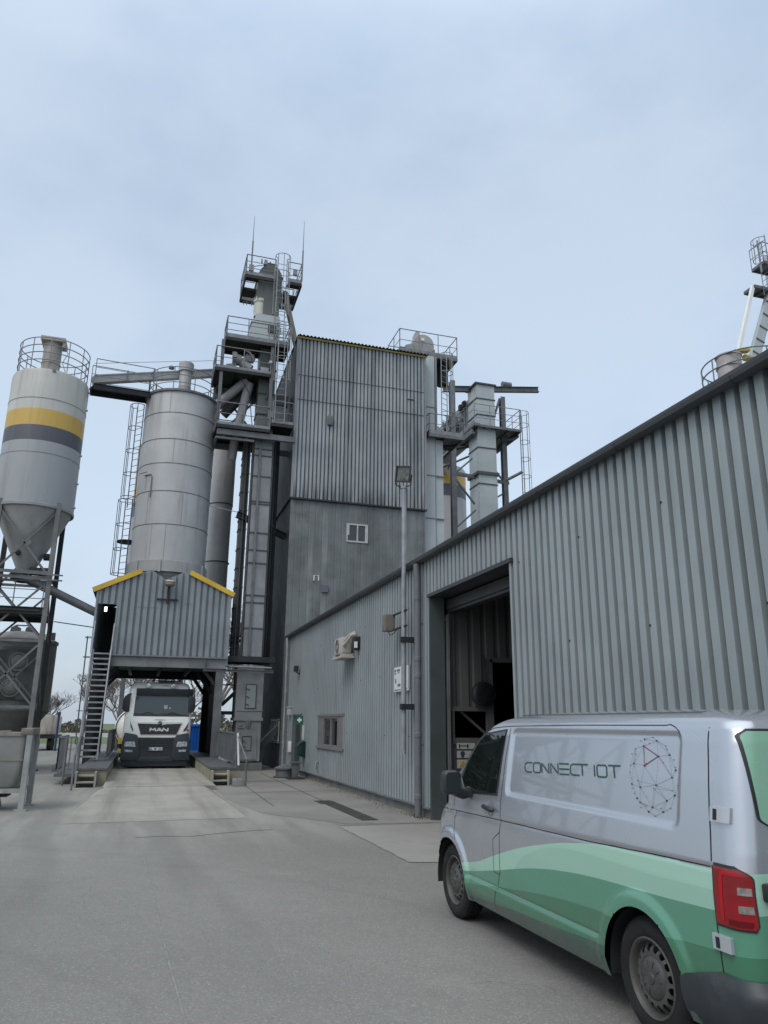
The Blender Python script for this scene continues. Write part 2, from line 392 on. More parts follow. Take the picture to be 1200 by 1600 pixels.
# ramp (weighbridge approach) rising 12 cm, then level through the bay
g = MB()
g.add([(-1.23,15.78,.004),(2.2,15.98,.004),(1.86,22.6,.12),(-.72,22.6,.12)],[(0,1,2,3)])
g.add([(-1.23,15.78,.004),(-.72,22.6,.12),(-.95,22.6,.0)],[(0,1,2)]); g.add([(2.2,15.98,.004),(2.1,22.6,0),(1.86,22.6,.12)],[(0,1,2)])
g.quad((-.8,22.63,.12),(2.19,22.63,.12),(2.19,46,.12),(-.8,46,.12)); g.quad((-.8,22.63,0),(2.19,22.63,0),(2.19,22.63,.12),(-.8,22.63,.12))
struct(g.build('ramp', m_ramp, recalc=False))
g = MB(); g.bar((-.72,22.615,.122),(1.9,22.615,.122),.03,.006); struct(g.build('ramp_joint', m_seam))
# winding repair seam and pale scratch in the yard
g = MB()
pts = [(.1,13.7),(.44,13.78),(.99,13.65),(1.48,13.91),(2.05,14.1),(2.4,14.15)]
for p, q in zip(pts, pts[1:]): g.bar((p[0],p[1],.003),(q[0],q[1],.003),.022,.003)
pts = SCR
for p, q in zip(pts, pts[1:]): g.bar((p[0],p[1],.003),(q[0],q[1],.003),.011,.003,1)
struct(g.build('yard_seams', [m_seam, m_pale]))
# drain along the hall
g = MB(); g.box(4.28,15.0,.005,4.62,18.9,.011); g.box(4.2,18.2,.005,4.6,19.0,.009)
t = g.build('drain_channel', M('wet_drain',(.035,.033,.028),.45,0,.4,3), bevel=0); tag(t,'dark wet drain strip let into the concrete beside the corrugated hall','drain')
g = MB()
random.seed(4)
for i in range(420):
    x, y, r = 5.62-abs(random.gauss(0,.16)), 14.9+random.random()*13, .006+random.random()**2*.03
    g.add([(x+r*random.uniform(.5,1.3)*cos(a), y+r*random.uniform(.5,1.3)*sin(a), z) for a, z in [(0,.0),(2.1,.0),(4.2,.0)]]+[(x,y,.012+r)], [(0,1,3),(1,2,3),(2,0,3)])
o = g.build('rubble', m_mosscon); o['kind'] = 'stuff'; o['label'] = 'loose crumbs of broken mortar at the hall base'; o['category'] = 'rubble'
g = MB()
for i in range(40):
    x, y = 5.42+random.random()*.14, 14.9+random.random()*.9
    a = random.random()*6.3; h = .05+random.random()*.1
    g.add([(x,y,0),(x+.012*cos(a),y+.012*sin(a),0),(x+.06*cos(a+1),y+.06*sin(a+1),h)], [(0,1,2)])
tag(g.build('weed', M('weed_leaf',(.09,.12,.035),.8,0,.3,5)), 'small green weed tuft sprouting at the foot of the downpipe','weed')

# ------------------------------------------------------------------ corrugated hall
XW = 5.64
hall = thing('factory_hall','long low grey corrugated hall with dark gutter and open tall doorway','hall',(XW,15,0))
holes = [(11.03+6,14.77+6,0,4.45),(21.95+6,25.2+6,1.1,2.05),(28.1+6,29.6+6,.1,2.1)]
w = MB(); corr(w,(XW,-6),(XW,31.44),.19,5.3,(-1,0),.2,.125,.6,.03,holes)
for z in (1.55,2.95,4.35):
    for i in range(5,180):
        y = -5.95+i*.2+.06
        if 10.9 < y < 14.9 and z < 4.5 or 21.7 < y < 25.3 and z < 2.2: continue
        if (i*7+int(z*3))%9 == 0: w.box(XW-.012,y-.01,z-.012,XW,y+.01,z+.012,1)
w.build('cladding', [m_clad, m_darksteel], hall, smooth=0, recalc=False)
w = MB(); w.box(XW+.03,-6,0,XW+.3,11.0,.2); w.box(XW+.03,14.8,0,XW+.3,28.1,.2); w.box(XW+.03,29.6,0,XW+.3,31.44,.2)
split(w,'plinth', m_plinth, hall)
w = MB(); w.bar((XW-.02,14.8,.2),(XW-.02,28.1,.2),.07,.03); w.bar((XW-.02,-6,.2),(XW-.02,11,.2),.07,.03)
split(w,'base_flashing', m_steel, hall)
# roof sheet with overhang and gutter
w = MB(); w.add([(5.5,-6.2,5.315),(5.5,31.44,5.315),(16.2,31.44,6.9),(16.2,-6.2,6.9),(5.5,-6.2,5.345),(5.5,31.44,5.345),(16.2,31.44,6.96),(16.2,-6.2,6.96)],[(0,1,2,3),(7,6,5,4),(0,4,5,1),(1,5,6,2),(2,6,7,3),(3,7,4,0)])
w.build('roof', m_gutter, hall)
w = MB(); 
prof = [(5.62,5.28),(5.60,5.225),(5.56,5.205),(5.515,5.21),(5.475,5.24),(5.465,5.29),(5.475,5.298),(5.485,5.29),(5.495,5.25),(5.52,5.23),(5.55,5.23),(5.59,5.28)]
w.prism(prof,'y',-6.2,31.5)
y = -4.6
while y < 31: w.prism([(x-.006 if x<5.5 else x, z-.006) for x,z in prof],'y',y,y+.05); y += 2.05
w.build('gutter', m_gutter, hall)
w = MB(); w.prism([(5.50,5.285),(5.635,5.285),(5.635,5.31),(5.50,5.31)],'y',-6.2,31.44); w.build('eave_soffit', m_darksteel, hall)
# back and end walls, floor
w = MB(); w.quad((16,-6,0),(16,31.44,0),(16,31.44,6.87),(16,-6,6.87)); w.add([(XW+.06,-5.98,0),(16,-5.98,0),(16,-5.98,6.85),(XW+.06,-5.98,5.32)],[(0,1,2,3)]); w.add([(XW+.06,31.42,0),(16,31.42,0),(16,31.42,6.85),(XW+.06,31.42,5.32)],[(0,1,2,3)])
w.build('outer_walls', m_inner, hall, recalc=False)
w = MB(); w.quad((XW+.3,-5.9,.01),(15.9,-5.9,.01),(15.9,31.4,.01),(XW+.3,31.4,.01)); w.build('floor_slab', m_plinth, hall, recalc=False)
# doorway: jambs, lintel flashing, roller box, inner cross wall
w = MB(); w.box(XW-.012,14.765,0,XW+.32,14.83,4.45); w.build('door_jamb', M('green_grey_jamb',(.06,.073,.073),.55,0,.2,1,.3,(.04,.045,.045),3), hall)
w = MB(); w.box(XW-.014,10.98,.19,XW+.3,11.05,4.45); w.build('door_jamb', m_clad, hall)
w = MB(); w.box(XW-.05,10.93,4.40,XW+.02,14.84,4.47); w.box(XW+.02,11.05,4.40,XW+.45,14.76,4.46); w.build('door_lintel', m_gutter, hall)
w = MB(); w.box(6.02,10.6,4.16,6.4,14.8,4.36); w.box(6.06,10.6,4.10,6.1,14.8,4.16); w.build('roller_door_box', m_gutter, hall)
w = MB(); w.box(6.0,14.72,0,6.05,14.83,4.05); w.build('door_track', m_steel, hall)
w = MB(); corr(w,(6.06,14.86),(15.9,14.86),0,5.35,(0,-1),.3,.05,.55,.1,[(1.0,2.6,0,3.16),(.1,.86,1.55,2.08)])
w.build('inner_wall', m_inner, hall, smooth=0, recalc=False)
w = MB()
w.box(6.08,14.79,2.08,7.02,14.88,2.17); w.box(6.10,14.80,1.45,6.17,14.88,2.08); w.box(6.90,14.80,0,7.06,14.88,3.16); w.box(6.06,14.81,1.42,6.92,14.87,1.55); w.bar((6.35,14.93,2.08),(6.95,14.93,1.6),.04,.05)
w.box(6.06,14.80,0,6.12,14.87,4.0); w.box(7.0,14.80,3.1,8.7,14.88,3.2)
w.build('hatch_frame', m_inner, hall)
# window with grey side panels
wf = MB(); wf.box(XW-.02,21.8,2.03,XW+.06,25.32,2.1); wf.box(XW-.05,21.8,1.05,XW+.07,25.32,1.12)
wf.box(XW+.01,21.9,1.12,XW+.06,22.55,2.03); wf.box(XW+.01,24.55,1.12,XW+.06,25.2,2.03)
win = wf.build('window', m_greyframe, hall)
wf = MB(); 
for a in (22.55,23.45,24.47): wf.box(XW+.0,a,1.12,XW+.07,a+.08,2.03)
wf.box(XW+.005,22.6,1.12,XW+.065,24.5,1.18); wf.box(XW+.005,22.6,1.97,XW+.065,24.5,2.03)
wf.build('window_frame', m_greyframe, win)
wf = MB(); wf.quad((XW+.05,22.6,1.15),(XW+.05,24.5,1.15),(XW+.05,24.5,2.0),(XW+.05,22.6,2.0)); wf.build('pane', m_glass, win, recalc=False)
# recessed side door
d = MB(); d.box(XW+.1,28.1,.05,XW+.16,29.6,2.1); do = d.build('entrance_door', M('dark_green_door',(.03,.045,.042),.5,0,.2,2), hall)
d = MB(); d.box(XW-.02,27.98,.05,XW+.12,28.1,2.16); d.box(XW-.02,29.6,.05,XW+.12,29.72,2.16); d.box(XW-.02,28.1,2.1,XW+.12,29.6,2.16); d.build('door_frame', m_steel, do)
d = MB(); d.bar((XW+.04,28.25,1.05),(XW+.04,28.4,1.05),.03,.03); d.build('handle', m_galv, do)
def downpipe(y, r, mat, top):
    d = MB(); d.tube([(5.5,y,5.2),(5.5,y,5.05),(5.52,y,4.9),(5.52,y,.02)], r, 14)
    for z in top: d.lathe((5.52,y,z),[(r,0),(r*1.14,.005),(r*1.14,.09),(r,.1)],14)
    for z in (1.4,3.9): d.bar((5.52,y,z),(5.66,y,z),.04,.05)
    d.build('downpipe', mat, hall)
downpipe(15.22,.07, M('blue_grey_pipe',(.13,.138,.146),.4,0,.15,2,.3,(.06,.06,.065),3), (.35,1.55,2.75,3.1,4.4))
downpipe(30.9,.06, m_galv, (1.0,3.0))
# things on and by the hall
t = thing('air_conditioner','beige air conditioner outdoor unit on a bracket high on the corrugated wall','air conditioner',(5.5,21.30,3.7))
a = MB(); a.box(5.28,20.85,3.74,5.56,21.75,4.2); a.build('casing', m_beige, t, bevel=.03)
a = MB(); a.lathe((5.275,21.40,4.08),[(.0,0),(.08,0),(.08,-.012)],20,0,'x');
for r in (.1,.14,.18): a.lathe((5.27,21.40,3.97),[(r,0),(r+.012,-.008),(r+.024,0)],28,0,'x')
a.build('fan_grille', m_steel, t)
a = MB(); a.box(5.24,20.85,3.66,5.62,20.92,3.73); a.box(5.24,21.65,3.66,5.62,21.72,3.73); a.box(5.22,20.70,3.60,5.6,21.80,3.65); a.build('bracket', m_beige, t)
a = MB(); a.tube([(5.32,20.83,3.95),(5.38,20.70,4.05),(5.48,20.55,4.22),(5.6,20.50,4.25)],.04,8); a.tube([(5.36,20.84,4.1),(5.44,20.68,4.24),(5.6,20.60,4.32)],.03,8); split(a,'hose', m_beige, t)
a = MB(); a.box(5.33,20.84,3.78,5.5,20.85,4.1); a.build("side_plate", m_beige, t)
t = thing('wall_speaker','small black wall speaker with a pale front beside the air conditioner','speaker',(5.6,20.4,3.85))
a = MB(); a.box(5.45,20.2,3.78,5.64,20.45,4.15); a.build('housing', m_black, t, bevel=.02)
a = MB(); a.box(5.46,20.18,3.83,5.55,20.196,4.0); a.build('front', m_white_p, t)
# floodlight pole strapped to the wall
PX, PY = 5.40, 15.78
t = thing('floodlight_pole','tall slim grey pole with square floodlight strapped in front of corrugated wall','lamp post',(PX,PY,1.2))
a = MB(); a.tube([(PX,PY,1.2),(PX,PY,7.1)],.055,12); a.tube([(PX,PY,7.1),(PX,PY,7.15)],.075,12); a.build('pole', m_galv, t)
for z in (2.17,3.6):
    a = MB(); a.box(PX-.09,PY-.1,z-.06,XW+.02,PY+.02,z+.06); a.build('wall_bracket', m_black, t)
a = MB(); ang = radians(25)
def fl(u, v, w):  # lamp local frame: u right, v up, w forward; turned towards the yard and tipped down
    f = V((-.68,-.72,-.14)).normalized(); r = f.cross(V((0,0,1))).normalized(); up = r.cross(f); r, up = r*.98+up*.17, up*.98-r*.17; u, v, w = u*.84, v*.84, w*.84
    return V((PX-.05,PY-.1,7.42))+r*u+up*v+f*w
def flbox(mb, u0,u1,v0,v1,w0,w1,s=1.,mi=0):
    p = [fl(u,v,w0) for u,v in ((u0*s,v0*s),(u1*s,v0*s),(u1*s,v1*s),(u0*s,v1*s))]+[fl(u,v,w1) for u,v in ((u0,v0),(u1,v0),(u1,v1),(u0,v1))]
    mb.add(p,[(3,2,1,0),(4,5,6,7),(0,1,5,4),(1,2,6,5),(2,3,7,6),(3,0,4,7)],mi)
flbox(a,-.2,.2,-.2,.2,-.12,.0,.55); 
for q in ((-.23,.23,.19,.23),(-.23,.23,-.23,-.19),(-.23,-.19,-.19,.19),(.19,.23,-.19,.19)): flbox(a,*q,0,.05)
a.tube([fl(-.24,0,-.04),fl(-.24,-.3,-.04),fl(0,-.36,-.06),fl(.24,-.3,-.04),fl(.24,0,-.04)],.015,6); a.tube([(PX,PY,7.1),fl(0,-.36,-.06)],.03,8)
a.tube([fl(.0,.0,-.12),fl(.25,-.05,-.2),fl(.22,-.3,-.1),(PX+.05,PY,7.0)],.01,6)
lamp = a.build('floodlight', m_black, t)
a = MB(); a.add([fl(-.19,-.19,.015),fl(.19,-.19,.015),fl(.19,.19,.015),fl(-.19,.19,.015)],[(0,1,2,3)]); a.build('lens', M('lamp_lens',(.11,.125,.12),.1,.4,.5,9), lamp, recalc=False)
t = thing('sheet_metal_box','rust tinged square sheet box hung on two arms beside the pole','box',(5.3,16.7,3.85))
a = MB(); a.box(5.2,16.5,3.88,5.44,16.8,4.26); a.build('housing', m_rustbox, t, bevel=.015)
for z in (3.9,4.24):
    a = MB(); a.bar((PX,15.6,z),(PX,16.75,z),.05,.03); a.build('arm', m_darksteel, t)
a = MB(); a.tube([(5.3,16.6,3.86),(5.3,16.5,3.78),(5.3,16.3,3.77),(5.33,16.1,3.84)],.01,6); a.build('cable', m_black, t)
# white notice board
t = thing('notice_board','white notice board with grey print on the wall behind the pole','sign',(5.6,16.5,2.8))
a = MB(); a.box(5.585,16.02,2.53,5.625,17.02,3.08); a.build('board', M('sign_white',(.62,.64,.65),.45,0,.04,2), t)
a = MB()
for (y0,y1,z0,z1) in ((16.88,16.98,2.97,3.03),(16.88,16.98,2.92,2.95),(16.6,16.8,2.98,3.03),(16.62,16.78,2.94,2.955),(16.86,16.93,2.72,2.82),(16.55,16.75,2.64,2.7),(16.5,16.98,2.555,2.575),(16.1,16.2,2.56,2.585)): a.box(5.580,y0,z0,5.586,y1,z1)
a.build('print', plain('sign_ink',(.12,.14,.16),.6), t)
# first-aid sign, mailbox, little boxes by the side door
t = thing('first_aid_sign','small green sign with white cross above the green mailbox','sign',(5.6,27.8,1.95))
a = MB(); a.box(5.36,27.72,1.78,5.64,27.75,2.08); a.build('panel', plain('sign_green',(.008,.13,.072),.5), t)
a = MB(); a.box(5.47,27.712,1.85,5.53,27.719,2.01); a.box(5.42,27.709,1.9,5.58,27.716,1.96); a.build('cross', plain('sign_white_ink',(.75,.78,.75),.4), t)
t = thing('mailbox','dark green rounded mailbox on the wall under the green cross sign','mailbox',(5.6,27.3,.9))
a = MB(); a.prism([(5.36,.72),(5.64,.66),(5.64,1.18),(5.58,1.2),(5.44,1.14),(5.37,1.04)],'y',27.1,27.5); a.build('body', plain('mail_green',(.006,.03,.024),.35), t, bevel=.02)
a = MB(); a.prism([(5.34,1.04),(5.43,1.16),(5.6,1.225),(5.6,1.21),(5.43,1.13),(5.36,1.03)],'y',27.06,27.54); a.build('lid', m_black, t)
a = MB(); a.box(5.56,29.85,.75,5.64,30.2,1.15); tag(a.build('letter_tray', m_white_p, bevel=.01),'little white box on the wall left of the recessed door','box')
a = MB(); a.box(5.60,27.5,1.25,5.64,27.68,1.75); tag(a.build('nameplate', M('plate_grey',(.42,.44,.44),.5)),'pale upright nameplate on the wall beside the recessed door','plate')
a = MB(); a.box(5.5,30.0,2.12,5.66,30.35,2.42); a.box(5.47,29.97,2.40,5.66,30.38,2.44); tag(a.build('wall_lamp', m_whiteframe, bevel=.01),'pale box lamp on the wall over the recessed door','lamp')
t = thing('security_camera','small black camera on the wall high above the side door','camera',(5.6,28.7,3.8))
a = MB(); a.box(5.42,28.55,3.7,5.56,28.85,3.92); a.build('housing', m_black, t, bevel=.015)
a = MB(); a.bar((5.5,28.7,3.68),(5.64,28.7,3.62),.04,.04); a.build('bracket', m_black, t)
t = thing('outdoor_bin','squat dark round bin with sloping lid by the downpipe foot','bin',(4.95,27.3,0))
a = MB(); a.lathe((4.95,27.3,0),[(.0,.03),(.3,.03),(.3,.3),(.0,.3)],20); a.build('body', m_steel, t)
a = MB(); a.lathe((4.95,27.3,0),[(.36,.28),(.36,.32),(.0,.46)],20); a.build('lid', m_steel, t)
a = MB(); a.lathe((4.95,27.3,0),[(0,.0),(.38,.0),(.38,.03),(0,.03)],20); a.build('base', m_darksteel, t)
t = thing('pedestal','short grey steel pedestal on a flat foot in front of side door','bollard',(5.2,26.7,0))
a = MB(); a.box(5.12,26.55,.04,5.3,26.85,.5); a.build('post', m_steel, t, bevel=.01)
a = MB(); a.box(4.9,26.2,0,5.5,27.0,.04); a.build('foot', m_darksteel, t)
a = MB(); a.box(5.05,26.5,.5,5.38,26.9,.54); a.build('cap', m_steel, t)
t = thing('wall_tap','small pale outlet fitting low on the corrugated wall below the window','tap',(5.6,25,.4))
a = MB(); a.tube([(5.62,25.0,.62),(5.55,25.0,.6),(5.55,25.0,.35)],.035,8); a.build('spout', m_galv, t)
# inside the doorway
t = thing('convex_mirror','round dark convex mirror hung on the inner wall of the doorway','mirror',(6.8,14.7,2.4))
a = MB(); a.lathe((6.8,14.70,2.42),[(0,-.05),(.1,-.045),(.2,-.028),(.255,0),(.255,.03),(0,.03)],28,0,'y'); a.build('mirror_bowl', M('black_mirror',(.012,.013,.014),.3,0,.2,6), t)
a = MB()
a.lathe((6.8,14.72,2.42),[(.25,-.01),(.275,-.01),(.275,.03),(.25,.03)],28,0,'y'); a.build('rim', m_darksteel, t)
a = MB(); a.tube([(6.84,14.74,2.68),(6.84,14.76,3.25)],.02,6); a.build('hanger', m_darksteel, t)
for i,(z0,z1,lab) in enumerate(((1.33,1.45,'white prohibition plate with black pictogram topmost inside the doorway'),(1.16,1.3,'white hygiene plate with dark round head symbol inside the doorway'),(.96,1.13,'white warning plate with yellow triangle lowest inside the doorway'))):
    t = thing('safety_sign', lab, 'sign', (6.35,14.78,z0), 'safety plates on the inner wall')
    a = MB(); a.box(6.2,14.775,z0,6.55 if i else 6.6,14.79,z1); a.build('plate', M('plate_white%d'%i,(.36,.36,.34),.5,0,.1,3), t)
    a = MB()
    if i == 0: a.box(6.24,14.768,z0+.02,6.265,14.774,z1-.02); a.box(6.265,14.768,z0+.06,6.42,14.774,z0+.075); a.box(6.42,14.768,z0+.02,6.45,14.774,z1-.02)
    elif i == 1: a.lathe((6.32,14.772,z0+.085),[(.0,-.004),(.05,-.004),(.05,.0)],16,0,'y'); a.box(6.29,14.769,z0+.01,6.35,14.774,z0+.05)
    else: a.prism([(6.24,z0+.03),(6.42,z0+.03),(6.33,z1-.015)],'y',14.768,14.774)
    a.build('pictogram', plain('pictogram_ink%d'%i, (.03,.04,.06) if i < 2 else (.35,.22,.02), .6), t)
# ------------------------------------------------------------------ tall block behind the hall
tw = thing('mixing_tower','tall grey metal clad block with yellow trimmed roof edge rising behind the hall','tower',(8.67,31.5,0))
X0, X1, YT = 5.5, 11.84, 31.5
for z0, z1, dy in ((11.46,16.2,.014),(16.2,17.42,.007),(17.42,19.3,0.)):
    w = MB(); corr(w,(X0+.06,YT-.014+dy),(X1,YT-.014+dy),z0-.03,z1,(0,-1),.18,.12,.62,.03); w.build('front_cladding', m_tower, tw, smooth=0, recalc=False)
w = MB(); w.box(X0-.02,YT-.04,11.45,X0+.07,YT+.1,19.3); w.box(X1-.03,YT-.035,11.45,X1+.06,YT+.1,19.3); split(w,'corner_flashing', m_casing, tw)
w = MB(); corr(w,(X0,YT+.06),(X1,YT+.06),0,11.4,(0,-1),.3,.012,.8,.06,[(2.57,3.57,9.63,10.49)]); w.build('lower_cladding', m_towerlow, tw, smooth=0, recalc=False)
for z in (16.18,17.4):
    w = MB(); w.box(X0+.08,YT-.022,z-.012,X1-.05,YT-.013,z+.012); w.build('lap_line', m_darksteel, tw)
w = MB(); w.box(10.9,YT-.03,16.9,11.3,YT-.015,16.95); w.build('rust_edge', m_darksteel, tw)
w = MB(); w.bar((X0-.03,YT+.0,11.42),(X1+.06,YT+.0,11.42),.14,.07); w.bar((X0-.03,YT,11.42),(X0-.03,39,11.42),.1,.07); split(w,'band_flashing', m_darksteel, tw)
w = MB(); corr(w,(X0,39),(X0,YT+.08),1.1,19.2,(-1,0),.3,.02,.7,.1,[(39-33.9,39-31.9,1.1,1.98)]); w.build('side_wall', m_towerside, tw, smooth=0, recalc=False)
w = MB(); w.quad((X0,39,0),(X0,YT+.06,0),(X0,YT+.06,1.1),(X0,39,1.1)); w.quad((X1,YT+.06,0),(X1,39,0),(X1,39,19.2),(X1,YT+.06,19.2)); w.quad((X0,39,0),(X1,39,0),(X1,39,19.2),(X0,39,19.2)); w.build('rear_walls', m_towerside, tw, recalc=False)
w = MB(); w.bar((X0-.06,YT+.1,1.06),(X0-.06,36,1.06),.06,.06); w.build('wall_sill', m_steel, tw)
w = MB()
x = X0-.05
k = 0
while x < X1+.1:
    a, b = x, min(x+.178, X1+.12)
    w.add([(a,YT-.2,19.36),(a+.06,YT-.2,19.36),(a+.08,YT-.2,19.41),(a+.15,YT-.2,19.41),(b,YT-.2,19.36),(a,39.2,19.05),(a+.06,39.2,19.05),(a+.08,39.2,19.1),(a+.15,39.2,19.1),(b,39.2,19.05)],[(0,1,6,5),(1,2,7,6),(2,3,8,7),(3,4,9,8)]); x += .178
w.build('roof', m_darksteel, tw, smooth=0, recalc=False)
w = MB(); w.box(X0-.03,YT-.09,19.27,X1+.08,YT-.045,19.355); w.build('yellow_fascia', M('weathered_yellow',(.33,.26,.07),.6,0,.15,1,.4,(.15,.13,.07),6), tw)
wf = MB()
for b_ in ((8.07,9.63,8.13,10.49),(9.01,9.63,9.07,10.49),(8.13,9.63,9.01,9.7),(8.13,10.42,9.01,10.49),(8.55,9.7,8.61,10.42),(8.13,9.95,8.20,10.42),(8.94,9.7,9.01,10.42)): wf.box(b_[0],YT+.02,b_[1],b_[2],YT+.09,b_[3])
win = wf.build('window', m_whiteframe, tw)
wf = MB(); wf.quad((8.1,YT+.085,9.65),(9.05,YT+.085,9.65),(9.05,YT+.085,10.47),(8.1,YT+.085,10.47)); wf.build('pane', m_glass, win, recalc=False)
wf = MB(); 
for y in (31.9,32.5,33.15,33.8): wf.box(X0-.03,y,1.14,X0+.02,y+.1,1.96)
wf.box(X0-.03,31.9,1.9,X0+.02,33.9,1.98); wf.box(X0-.04,31.85,1.1,X0+.02,33.95,1.16)
win = wf.build('window', m_whiteframe, tw)
wf = MB(); wf.quad((X0+.015,31.95,1.15),(X0+.015,33.85,1.15),(X0+.015,33.85,1.95),(X0+.015,31.95,1.95)); wf.build('pane', m_glass, win, recalc=False)
w = MB(); w.box(7.02,YT-.16,15.05,7.28,YT-.03,15.5); tag(w.build('junction_box', m_steel, bevel=.01),'small grey junction box on the ribbed front of the tall block','box')
w = MB(); w.box(7.0,YT-.02,9.0-1.7,7.3,YT+.05,7.6) ; w.build('patch_plate', M('bluish_patch',(.10,.11,.14),.6), tw)
w = MB(); w.tube([(6.64,YT+.06,7.78),(6.64,YT-.06,7.78),(6.64,YT-.06,8.0),(6.84,YT-.06,8.0),(6.84,YT-.06,7.78)],.025,6); tag(w.build('wall_hook', m_white_p),'small white hook shaped bracket on the dark lower tower front','bracket')
# hoist beam sticking out on the left
t = thing('hoist_beam','dark steel beam jutting from the tower side with a rail on top','beam',(4.6,32.2,10.1))
b = MB(); b.ibeam((3.2,31.7,10.5),(5.5,32.6,9.9),.16,.28); b.build('beam', m_darksteel, t)
b = MB(); b.bar((3.9,31.98,10.5),(5.4,32.56,10.12),.1,.08); b.build('cable_tray', m_steel, t)
b = MB(); b.tube([(2.0,32.3,10.95),(2.7,32.0,10.76),(3.25,31.72,10.6)],.018,5); tag(b.build('guy_cable', m_galv),'thin cable from the ringed silo to the dark jutting beam','cable')
# ------------------------------------------------------------------ bucket elevator left of the block
el = thing('bucket_elevator','tall slender bucket elevator with stacked railed platforms and two whip antennas','elevator',(4.15,32,0))
b = MB(); b.box(3.78,31.5,4.45,4.56,32.4,14.2); b.build('front_leg', m_casing, el)
b = MB(); b.box(3.79,31.52,14.2,4.54,32.4,22.3); b.build('upper_leg', m_headgrey, el)
b = MB()
for v in (704,715,749,790,794,840,867,887,936,947,985): z = 13.9-(v-690)*.0282; b.box(3.755,31.47,z,4.58,32.42,z+.05)
for z in (15.2,16.2,17.4): b.box(3.755,31.47,z,4.565,32.42,z+.05)
split(b,'flange', m_casing_dk, el)
b = MB(); b.box(3.36,31.95,4.45,3.66,32.6,14.2); b.box(3.45,31.75,4.45,3.49,31.95,14.2); b.box(3.6,31.7,4.45,3.64,31.9,14.2); b.box(3.68,31.55,4.45,3.75,31.7,14.0)
z = 4.8
while z < 14: b.box(3.33,31.9,z,3.68,32.62,z+.05); z += .85
z = 5.0
while z < 14: b.box(3.28,31.95,z,3.34,32.05,z+.1); z += 1.3
b.build('rear_leg', m_casing_dk, el)
b = MB(); b.tube([(4.75,31.9,4.4),(4.75,31.9,14.4)],.06,8); b.tube([(4.95,32.4,4.4),(4.95,32.4,14.4)],.09,8); b.bar((4.65,32.3,.0),(4.65,32.3,14.3),.12,.12); split(b,'riser_pipe', m_darksteel, el)
b = MB(); b.box(2.9,31.25,4.2,5.1,31.6,4.42); b.box(2.9,32.5,4.2,5.1,32.8,4.42); split(b,'cross_beam', m_darksteel, el)
b = MB(); b.tube([(3.1,31.2,4.0),(4.95,31.2,3.98)],.04,8); b.build('water_pipe', m_palerail, el)
bo = MB(); bo.box(3.6,31.35,2.02,4.68,32.5,4.08); bo.box(3.56,31.3,1.9,4.72,32.55,2.02); bo.box(3.66,31.35,.36,4.66,32.5,1.9); bo.box(3.63,31.32,2.28,4.70,32.52,2.33)
boot = bo.build('boot', m_casing, el)
bo = MB(); bo.box(4.0,31.325,2.4,4.38,31.345,3.3); bo.build('access_door', M('door_panel_grey',(.25,.275,.275),.5,0,.1,1), boot)
bo = MB(); 
for q in ((3.97,2.37,4.0,3.33),(4.38,2.37,4.41,3.33),(4.0,3.3,4.38,3.33),(4.0,2.37,4.38,2.4)): bo.box(q[0],31.318,q[1],q[2],31.343,q[3])
for z in (2.5,2.8,3.1): bo.bar((3.98,31.31,z+.06),(4.12,31.3,z),.03,.03)
bo.build('latch_set', m_casing_dk, boot); bo = MB()
for q in ((3.93,.75,3.96,1.32),(4.28,.75,4.31,1.32),(3.96,1.29,4.28,1.32),(3.96,.75,4.28,.78)): bo.box(q[0],31.308,q[1],q[2],31.343,q[3])
for z in (.9,1.1): bo.bar((3.95,31.3,z+.05),(4.06,31.29,z),.03,.03)
bo.build('latch_set', m_casing_dk, boot)
bo = MB(); bo.prism([(3.72,.42),(4.52,.42),(4.52,1.4),(4.46,1.5),(4.36,1.54),(3.9,1.54)],'y',31.325,31.345); bo.box(3.72,31.31,1.62,3.98,31.35,1.66); bo.lathe((3.82,31.33,1.76),[(0,-.02),(.07,-.02),(.07,.02)],16,0,'y')
bo.bar((4.12,31.3,1.62),(4.12,31.3,1.98),.04,.04); bo.bar((4.04,31.3,1.7),(4.2,31.3,1.7),.04,.04); bo.bar((4.05,31.3,1.7),(4.05,31.3,1.9),.03,.03); bo.bar((4.19,31.3,1.7),(4.19,31.3,1.9),.03,.03)
bo.build('cover_plate', m_casing, boot)
bo = MB(); bo.box(3.55,31.25,0,4.75,32.6,.3); bo.build('footing', m_plinth, el)
bo = MB(); bo.add([(4.7,31.9,1.0),(4.7,32.5,1.0),(5.45,32.5,1.75),(5.45,31.9,1.75),(4.7,31.9,.6),(4.7,32.5,.6),(5.45,32.5,1.45),(5.45,31.9,1.45)],[(0,1,2,3),(7,6,5,4),(0,4,5,1),(1,5,6,2),(2,6,7,3),(3,7,4,0)]); bo.build('side_chute', m_casing_dk, el)
